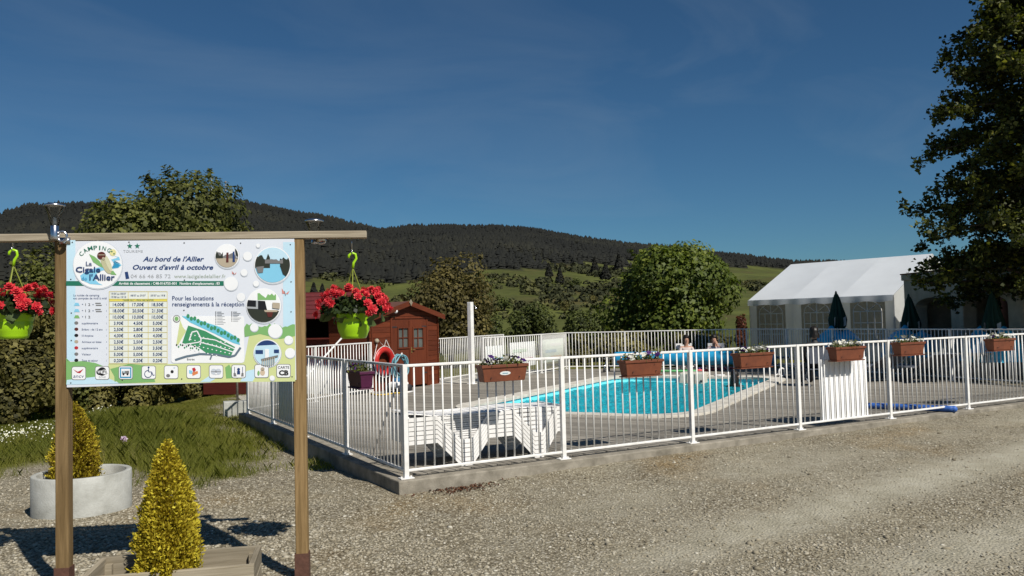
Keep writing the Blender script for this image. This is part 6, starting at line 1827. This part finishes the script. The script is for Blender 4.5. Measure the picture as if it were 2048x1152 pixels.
def leafy(name, label, cat, base, height, rad, nl, n, size, m, seed, trunk=.12, zc=None, low=-.85, group=None, limbs=9, full=False):
    b = V3(base); zc = zc if zc is not None else height-rad[2]
    root = thing(name, label, cat, base, group=group)
    P, Nn, tn, C, R = crown_points((b.x, b.y, b.z+zc), rad, nl, n, seed, low, (.26, .40) if full else (.30, .46), full)
    g = np.random.default_rng(seed+5)
    keep = P[:, 2] > b.z+.03
    P, Nn, tn = P[keep], Nn[keep], tn[keep]
    put('crown', leaf_mesh('crown', P, Nn, (.5+1.0*g.beta(1.5, 2.2, len(P)))*size, tn, m, .75), root)
    mb = MB(); zt_ = b.z+zc
    mb.tube([b-V3((0, 0, .25)), b+V3((.03, .02, zc*.35)), V3((b.x+.06, b.y, zt_)), V3((b.x, b.y+.05, b.z+min(height*.88, zc+rad[2]*.75)))], [trunk*1.25, trunk, trunk*.72, trunk*.18], 9)
    for i in range(min(limbs, len(C))):
        e = V3(C[i]); s = V3((b.x, b.y, b.z+zc*(.45+.5*i/limbs))); mid = s.lerp(e, .5)+V3((0, 0, .12*rad[2]))
        mb.tube([s, mid, e], [trunk*.42, trunk*.27, trunk*.08], 6)
    mb.build('trunk', M_BARK, root, True)
    return root

def gbase(px, dist):
    p = at_d(px, 640, dist); p.z = float(ground_z(p.x, p.y)); return p
def top_h(px, py, dist, base): return at_d(px, py, dist).z-base.z
def tree_px(name, label, cat, px, dist, py_top, width_px, m, seed, n, size, nl=26, zr=.5, trunk=.12, low=-.9, depth=1.0, group=None, full=False):
    b = gbase(px, dist); h = top_h(px, py_top, dist, b); w = width_px*dist/PX_F/2
    leafy(name, label, cat, tuple(b), h, (w, w*depth, h*zr), nl, n, size, m, seed, trunk, h*(1-zr*.98), low, group, full=full)

tree_px('broadleaf_tree', 'large rounded olive green tree rising behind the information sign', 'tree', 345, 34, 352, 370, LF_OLIVE, 31, 34000, .20, 60, .46, .22)
tree_px('broadleaf_tree', 'loose brownish green tree behind the shed and shower post', 'tree', 900, 31, 512, 205, LF_BROWN, 32, 17000, .13, 40, .5, .11)
tree_px('broadleaf_tree', 'dense round green tree behind the rear fence and cover roll', 'tree', 1335, 31.5, 487, 268, LF_GREEN, 33, 24000, .16, 40, .5, .16)
tree_px('shrub', 'round olive shrub beyond the white gate', 'shrub', 1062, 40, 602, 98, LF_YG, 34, 6000, .13, 22, .52, .06)
tree_px('shrub', 'low spreading olive shrub between the gate and the round tree', 'shrub', 1172, 38, 622, 120, LF_YG, 35, 6500, .13, 22, .52, .06)
tree_px('shrub', 'pale green shrub beside the shower post', 'shrub', 985, 36, 632, 70, LF_YG, 36, 4500, .12, 18, .52, .05)
tree_px('shrub', 'red leaved shrub at the tent corner', 'shrub', 1480, 30, 636, 34, LF_RED, 37, 2200, .09, 12, .52, .04)
tree_px('shrub', 'dark hedge bush behind the rear fence under the round tree', 'shrub', 1245, 29.5, 662, 150, LF_DARK, 38, 8000, .12, 26, .52, .05, depth=.6)
tree_px('shrub', 'dark hedge bush behind the two seated people', 'shrub', 1400, 28.8, 660, 170, LF_DARK, 39, 9000, .12, 26, .52, .05, depth=.6)
tree_px('shrub', 'dark bush behind the gate fence corner', 'shrub', 1150, 31, 668, 90, LF_DARK, 40, 5000, .12, 20, .52, .05, depth=.6)
# hedge on the left behind the grass bank
hedge = [(-75, 17.5, 565, 150, LF_OLIVE, 'tall olive hedge bush past the hanging basket'), (35, 17.2, 585, 150, LF_DARK, 'dark hedge bush behind the concrete ring'),
         (105, 19.5, 520, 150, LF_OLIVE, 'tall olive hedge bush behind the left sign post'), (205, 20.0, 640, 160, LF_DARK, 'dark hedge bush behind the sign panel near the daisies'),
         (300, 20.8, 650, 150, LF_DARK, 'dark hedge bush behind the middle of the sign panel'), (385, 22.5, 660, 130, LF_DARK, 'dark hedge bush next to the snack cabin end')]
for i, (px, d_, pt_, w_, m_, lb) in enumerate(hedge):
    tree_px('hedge_bush', lb, 'bush', px, d_, pt_, w_, m_, 60+i, 15000, .10, 46, .52, .05, -1.6, .8, 'hedge bushes behind the grass bank', full=True)

# big lime tree over the terrace: limbs with leafy twigs, gaps between
def lime_tree():
    g = random.Random(77)
    b = gbase(2140, 19.3)
    root = thing('lime_tree', 'tall dark leafy tree overhanging the terrace corner', 'tree', tuple(b))
    H = 12.6
    def rmax(z): return np.interp(z, [1.6, 2.1, 3.0, 4.4, 5.6, 6.6, 7.7, 8.9, 11, 12.6], [2.6, 3.3, 3.3, 3.25, 3.05, 2.8, 2.4, 1.85, 1.0, .15])
    mb = MB(); mb.tube([b-V3((0, 0, .3)), b+V3((0, .05, 2.5)), b+V3((.08, 0, 6)), b+V3((0, .05, 10)), b+V3((.02, 0, H-.3))], [.27, .22, .16, .07, .015], 12)
    tips = []; lm = MB()
    for i in range(190):
        z0 = 1.75+(H-2.3)*(i/190)**1.08; a = i*2.399+g.uniform(-.3, .3); L = float(rmax(z0+.25))*g.uniform(.72, 1.04)
        s = b+V3((0, 0, z0)); e = s+V3((math.cos(a)*L, math.sin(a)*L, L*g.uniform(-.06, .26)-.22*(z0 < 3)))
        mid = s.lerp(e, .5)+V3((0, 0, .10*L)); r0 = .012+.045*(1-z0/H)
        lm.tube([s, mid, e], [r0, r0*.6, .006], 5)
        for k in range(11):
            t = .22+.78*(k+g.random())/11
            p = (s.lerp(mid, t*2) if t < .5 else mid.lerp(e, t*2-1))
            ang = a+g.uniform(-1.3, 1.3); l2 = g.uniform(.25, .75)*(1.15-t*.6)
            q = p+V3((math.cos(ang)*l2, math.sin(ang)*l2, g.uniform(-.25, .32)))
            lm.tube([p, q], [.006, .003], 3, caps=False)
            tips.append((p, q))
    mb.build('trunk', M_BARK, root, True); lm.build('limbs', M_BARK, root)
    P, Nn, tn, sz = [], [], [], []
    gg = np.random.default_rng(78)
    for p, q in tips:
        tn0 = gg.normal(.45, .16)
        n = 54
        t = gg.uniform(.1, 1.12, n)[:, None]
        pts = np.array(p)[None]*(1-t)+np.array(q)[None]*t+gg.normal(0, .085, (n, 3))
        P.append(pts); Nn.append(gg.normal(size=(n, 3))+np.array([0, 0, .9])); tn.append(np.clip(tn0+gg.normal(0, .2, n), 0, 1)); sz.append(gg.uniform(.08, .14, n))
    put('crown', leaf_mesh('crown', np.concatenate(P), np.concatenate(Nn), np.concatenate(sz), np.concatenate(tn), LF_LIME, .85), root)
lime_tree()

# single trees on the far meadows, each with its own crown
far = [(1190, 540, 34, 'p'), (1212, 552, 40, 'p'), (1238, 536, 38, 'p'), (1262, 566, 44, 'p'), (1285, 540, 36, 'p'), (1098, 548, 30, 'p'), (1120, 560, 34, 'p'), (1315, 548, 34, 'p'),
       (628, 598, 44, 'p'), (672, 605, 34, 'b'), (645, 590, 30, 'p'), (1150, 575, 26, 'b'), (1232, 610, 30, 'b'), (1290, 616, 26, 'b'), (1185, 606, 24, 'b'), (1010, 612, 36, 'b'), (1130, 620, 26, 'b'),
       (1450, 556, 14, 'b'), (1495, 570, 12, 'b'), (1530, 572, 12, 'b'), (1556, 566, 14, 'b'), (760, 590, 36, 'b'), (720, 612, 30, 'b'), (1345, 530, 20, 'p'), (1375, 540, 18, 'p')]
def ground_hit(px, py):
    """where the sight line over this pixel meets the rising meadow"""
    d = ray(px, py); last = None
    for r in np.geomspace(60, 1250, 400):
        p = CAM+d*r
        if p.z < float(ground_z(p.x, p.y)): return p, r
    return CAM+d*600, 600
farlab = {'p': 'dark pine standing alone on the far meadow slope', 'b': 'small rounded broadleaf tree on the far meadow slope'}
for i, (px, py, hp, kd) in enumerate(far):
    p, r = ground_hit(px, py+.3*hp); h = hp*r/PX_F; h = min(h, 16)
    b = (p.x, p.y, float(ground_z(p.x, p.y)))
    if kd == 'p':
        root = thing('pine_tree', farlab['p'], 'tree', b, group='pines on the far meadow')
        nn = 420; g = np.random.default_rng(200+i); t = g.uniform(.12, 1, nn)
        rad_ = h*.30*(1.05-t)*g.uniform(.6, 1.15, nn); a = g.uniform(0, 6.28, nn)
        P_ = np.stack([b[0]+rad_*np.cos(a), b[1]+rad_*np.sin(a), b[2]+t*h], -1)
        put('crown', leaf_mesh('crown', P_, np.stack([np.cos(a), np.sin(a), np.full(nn, .5)], -1)+g.normal(0, .4, (nn, 3)), g.uniform(.10, .17, nn)*h, np.clip(g.normal(.5, .2, nn), 0, 1), M_PINE, .8), root)
        MB().tube([V3(b)-V3((0, 0, .5)), V3(b)+V3((0, 0, h*.8))], [h*.03, h*.01], 6).build('trunk', M_BARK, root)
    else:
        root = thing('meadow_tree', farlab['b'], 'tree', b, group='broadleaf trees on the far meadow')
        P_, Nn, tn, C, R = crown_points((b[0], b[1], b[2]+h*.55), (h*.5, h*.5, h*.46), 9, 700, 300+i, -.9)
        put('crown', leaf_mesh('crown', P_, Nn, np.full(len(P_), h*.095), tn, LF_YG if i % 2 else LF_DARK, .8), root)
        MB().tube([V3(b)-V3((0, 0, .5)), V3(b)+V3((0, 0, h*.6))], [h*.04, h*.015], 6).build('trunk', M_BARK, root)
# masts on the skyline
for px, pt_, pb, lb in ((425, 352, 408, 'white radio mast on the skyline behind the rounded tree'), (453, 360, 408, 'thin grey radio mast on the skyline beside the white one')):
    a = math.atan((px-1024)/PX_F); r = RIDGE_R
    x, y = CAM.x+r*math.sin(YAW+a), CAM.y+r*math.cos(YAW+a); b = V3((x, y, float(ground_z(x, y)))); h = at_d(px, pt_, r*math.cos(a)).z-b.z
    root = thing('radio_mast', lb, 'mast', tuple(b), group=None)
    MB().tube([b-V3((0, 0, 1)), b+V3((0, 0, h))], [.7, .35], 6).build('mast', M_WHITE if px < 440 else M_CONC, root)
    mb = MB()
    for q in (.6, .8, .95): mb.box(b+V3((0, 0, h*q)), (2.6, 2.6, 1.2))
    mb.build('antenna', M_WHITE if px < 440 else M_CONC, root)

# ------------------------------------------------------------------ grass bank, daisies, weeds, gravel
M_GRASS = mat_tone('grass_blades', [(0, (.12, .14, .022)), (.5, (.215, .23, .040)), (.85, (.31, .30, .070)), (1, (.42, .37, .16))], .6, .6)
xs_ = [p[0] for p in GRASS_POLY]; ys_ = [p[1] for p in GRASS_POLY]
def blades(name, X, Y, hgt, wid, tone, lean):
    n = len(X); Z = ground_z(X, Y); a = rng.uniform(0, 6.28, n); la = rng.uniform(0, 6.28, n)
    v = np.empty((n, 5, 3)); dx, dy = np.cos(a)*wid/2, np.sin(a)*wid/2; lx, ly = np.cos(la)*lean*hgt, np.sin(la)*lean*hgt
    base = np.stack([X, Y, Z-.01], -1); o = np.zeros((n, 3)); o[:, 0] = dx; o[:, 1] = dy
    mid = base+np.stack([lx*.35, ly*.35, hgt*.6], -1); tip = base+np.stack([lx, ly, hgt], -1)
    v[:, 0] = base-o; v[:, 1] = base+o; v[:, 2] = mid+o*.75; v[:, 3] = tip; v[:, 4] = mid-o*.75
    return np_mesh(name, v.reshape(-1, 3), np.arange(n*5).reshape(n, 5), M_GRASS, np.repeat(tone, 5))
n = 400000
X = rng.uniform(max(-17, min(xs_)), max(xs_)+.3, n); Y = rng.uniform(min(ys_)-.3, 14.5, n)
dep_ = (X-CAM.x)*CF.x+(Y-CAM.y)*CF.y; lat_ = (X-CAM.x)*CR.x+(Y-CAM.y)*CR.y
inn = pt_in_poly(X, Y, GRASS_POLY); gd_ = poly_dist(X, Y, GRASS_POLY)
e_ = np.where(inn, gd_, -gd_)+(vnoise(X*1.6, Y*1.6, 8)-.5)*.9
keep = (rng.uniform(0, 1, n) < smooth(-.35, .8, e_)) & (lat_/dep_ > -.70) & (dep_ < 23)
X, Y = X[keep], Y[keep]
tall = np.exp(-(((X+2.2)/1.9)**2+((Y-5.6)/4.0)**2))
hg = (.045+.155*tall*(.6+.8*vnoise(X*2, Y*2, 51)))*rng.uniform(.55, 1.3, len(X))
tn = np.clip(.35+.45*vnoise(X*1.1, Y*1.1, 52)+rng.normal(0, .16, len(X))-.02*tall, 0, 1)
go = put('grass', blades('grass', X, Y, hg, rng.uniform(.0035, .008, len(X)), tn, .6))
tag(go, 'tall green grass growing on the bank beside the deck', 'grass', kind='stuff')
# weeds along the kerb
n = 2600
X = -.13-np.abs(rng.normal(0, .22, n)); Y = rng.uniform(1.2, 8.2, n); k = vnoise(Y*2.2, X*0, 55) > .45; X, Y = X[k], Y[k]
tag(put('weeds', blades('weeds', X, Y, rng.uniform(.03, .13, len(X)), np.full(len(X), .008), rng.uniform(.3, 1, len(X)), .8)), 'sparse dry weeds along the foot of the side kerb', 'weeds', kind='stuff')
# daisies along the hedge foot
M_DAISY = mat_tone('daisy_petals', [(0, (.62, .60, .40)), (1, (.85, .85, .80))], .6)
n = 300
pxs = np.concatenate([rng.uniform(-60, 112, n), rng.uniform(175, 228, n//6)]); pys = np.concatenate([rng.normal(882, 8, n), rng.normal(860, 4.5, n//6)])
DP_ = []
for a_, b_ in zip(pxs, pys):
    q = at_z(a_, b_, -.22); DP_.append((q.x, q.y, float(ground_z(q.x, q.y))+random.uniform(.03, .16)))
DP_ = np.array(DP_)
tag(put('daisies', leaf_mesh('daisies', DP_, rng.normal(0, .5, DP_.shape)+np.array([-.1, -.8, .6]), rng.uniform(.016, .032, len(DP_)), rng.uniform(0, 1, len(DP_)), M_DAISY, 1.0, .0)),
    'strip of white daisies at the foot of the hedge', 'daisies', kind='stuff')
ip = at_z(247, 905, -.2)
iris = thing('iris', 'single mauve and white iris flower standing in the grass', 'flower', (ip.x, ip.y, float(ground_z(ip.x, ip.y))))
hb = at_plane(247, 880, ip, V3((CF.x, CF.y, 0)))
MB().tube([ip-V3((0, 0, .1)), hb], .006, 5).build('stem', M_LEAF_P, iris)
o = put('bloom', flower_mesh('bloom', mat_tone('iris_petals', [(0, (.18, .04, .22)), (1, (.72, .6, .70))], .6, .2, (1, 1, 1)), 6, .06, 2, .7), iris); o.location = hb; o.rotation_euler = (.9, 0, .3)

# loose stones: thick near the planter, thin on the driven side
ICO_V = []
ph_ = (1+5**.5)/2
for a_, b_ in ((-1, ph_), (1, ph_), (-1, -ph_), (1, -ph_)):
    ICO_V.append((a_, b_, 0))
for a_, b_ in ((-1, ph_), (1, ph_), (-1, -ph_), (1, -ph_)):
    ICO_V.append((0, a_, b_))
for a_, b_ in ((-1, ph_), (1, ph_), (-1, -ph_), (1, -ph_)):
    ICO_V.append((b_, 0, a_))
ICO_V = unit(np.array(ICO_V, float))
ICO_V = np.array([(-1, ph_, 0), (1, ph_, 0), (-1, -ph_, 0), (1, -ph_, 0), (0, -1, ph_), (0, 1, ph_), (0, -1, -ph_), (0, 1, -ph_), (ph_, 0, -1), (ph_, 0, 1), (-ph_, 0, -1), (-ph_, 0, 1)], float)/math.hypot(1, ph_)
ICO_F = np.array([(0, 11, 5), (0, 5, 1), (0, 1, 7), (0, 7, 10), (0, 10, 11), (1, 5, 9), (5, 11, 4), (11, 10, 2), (10, 7, 6), (7, 1, 8), (3, 9, 4), (3, 4, 2), (3, 2, 6), (3, 6, 8), (3, 8, 9), (4, 9, 5), (2, 4, 11), (6, 2, 10), (8, 6, 7), (9, 8, 1)])
M_STONE = mat_tone('pebbles', [(0, (.12, .10, .068)), (.3, (.24, .21, .148)), (.6, (.34, .305, .23)), (.85, (.42, .39, .31)), (1, (.60, .57, .49))], .85)
def stones(X, Y, S, tone):
    n = len(X); Z = ground_z(X, Y)
    v = np.repeat(ICO_V[None], n, 0)*rng.uniform(.7, 1.3, (n, 12, 1))
    sc = np.stack([rng.uniform(.7, 1.3, n), rng.uniform(.6, 1.0, n), rng.uniform(.35, .65, n)], -1)
    v = v*sc[:, None]*S[:, None, None]
    a = rng.uniform(0, 6.28, n); c, s = np.cos(a)[:, None], np.sin(a)[:, None]
    x = v[..., 0]*c-v[..., 1]*s; y = v[..., 0]*s+v[..., 1]*c
    V_ = np.stack([x+X[:, None], y+Y[:, None], v[..., 2]+(Z+S*.12)[:, None]], -1).reshape(-1, 3)
    F_ = (ICO_F[None]+(np.arange(n)*12)[:, None, None]).reshape(-1, 3)
    return np_mesh('gravel', V_, F_, M_STONE, np.repeat(tone, 12))
n = 90000
dist = 4.3*np.exp(rng.uniform(0, 1, n)*math.log(16/4.3)); lt = rng.uniform(-.66, .66, n)
X = CAM.x+dist*(CF.x+CR.x*lt); Y = CAM.y+dist*(CF.y+CR.y*lt)
dust = dust_at(X, Y)
clump = vnoise(X*1.3, Y*1.3, 61)*.6+vnoise(X*4, Y*4, 62)*.4
gin_ = pt_in_poly(X, Y, GRASS_POLY); dk = pt_in_poly(X, Y, DECK)
pl_in = (np.hypot(X-rc.x, Y-rc.y) < .475) | ((np.abs((X-cen.x)*ex.x+(Y-cen.y)*ex.y) < hx) & (np.abs((X-cen.x)*ey.x+(Y-cen.y)*ey.y) < hy))
keep = (~gin_) & (~dk) & (~pl_in) & (rng.uniform(0, 1, n) < (.25+.75*clump)*(1-.9*dust)) & (Y < 8) & ((X < -.2) | (Y < -.14))
X, Y = X[keep], Y[keep]
near_sign = np.exp(-(((X+2.6)/1.6)**2+((Y+1.2)/2.0)**2))
S = (.0075+.017*rng.beta(1.0, 4.0, len(X)))*(1+.55*near_sign)
tn = np.clip(rng.normal(.5, .19, len(X)), 0, .93)
nb_s = rng.uniform(0, 1, len(X)) < .006     # a few larger, darker stones
S = np.where(nb_s, rng.uniform(.018, .034, len(X)), S); tn = np.where(nb_s, rng.uniform(0, .45, len(X)), tn)
tag(put('gravel', stones(X, Y, S, tn)), 'loose gravel stones scattered over the ground', 'gravel', kind='stuff')
# dry leaf litter below the kerb
lp = at_z(925, 978, -.14); n = 260
LP = np.stack([lp.x+rng.normal(0, .22, n), lp.y+rng.normal(0, .09, n), np.zeros(n)], -1); LP[:, 2] = ground_z(LP[:, 0], LP[:, 1])+.014
tag(put('leaf_litter', leaf_mesh('leaf_litter', LP, rng.normal(0, .4, (n, 3))+np.array([0, 0, 1]), rng.uniform(.02, .05, n), rng.uniform(0, .6, n), mat_tone('dry_leaves', [(0, (.05, .018, .012)), (1, (.16, .07, .03))], .8), .5)),
    'small patch of dry brown leaves on the gravel by the kerb', 'leaf litter', kind='stuff')
for o in list(bpy.data.objects):
    if '_local' in o.keys(): del o['_local']
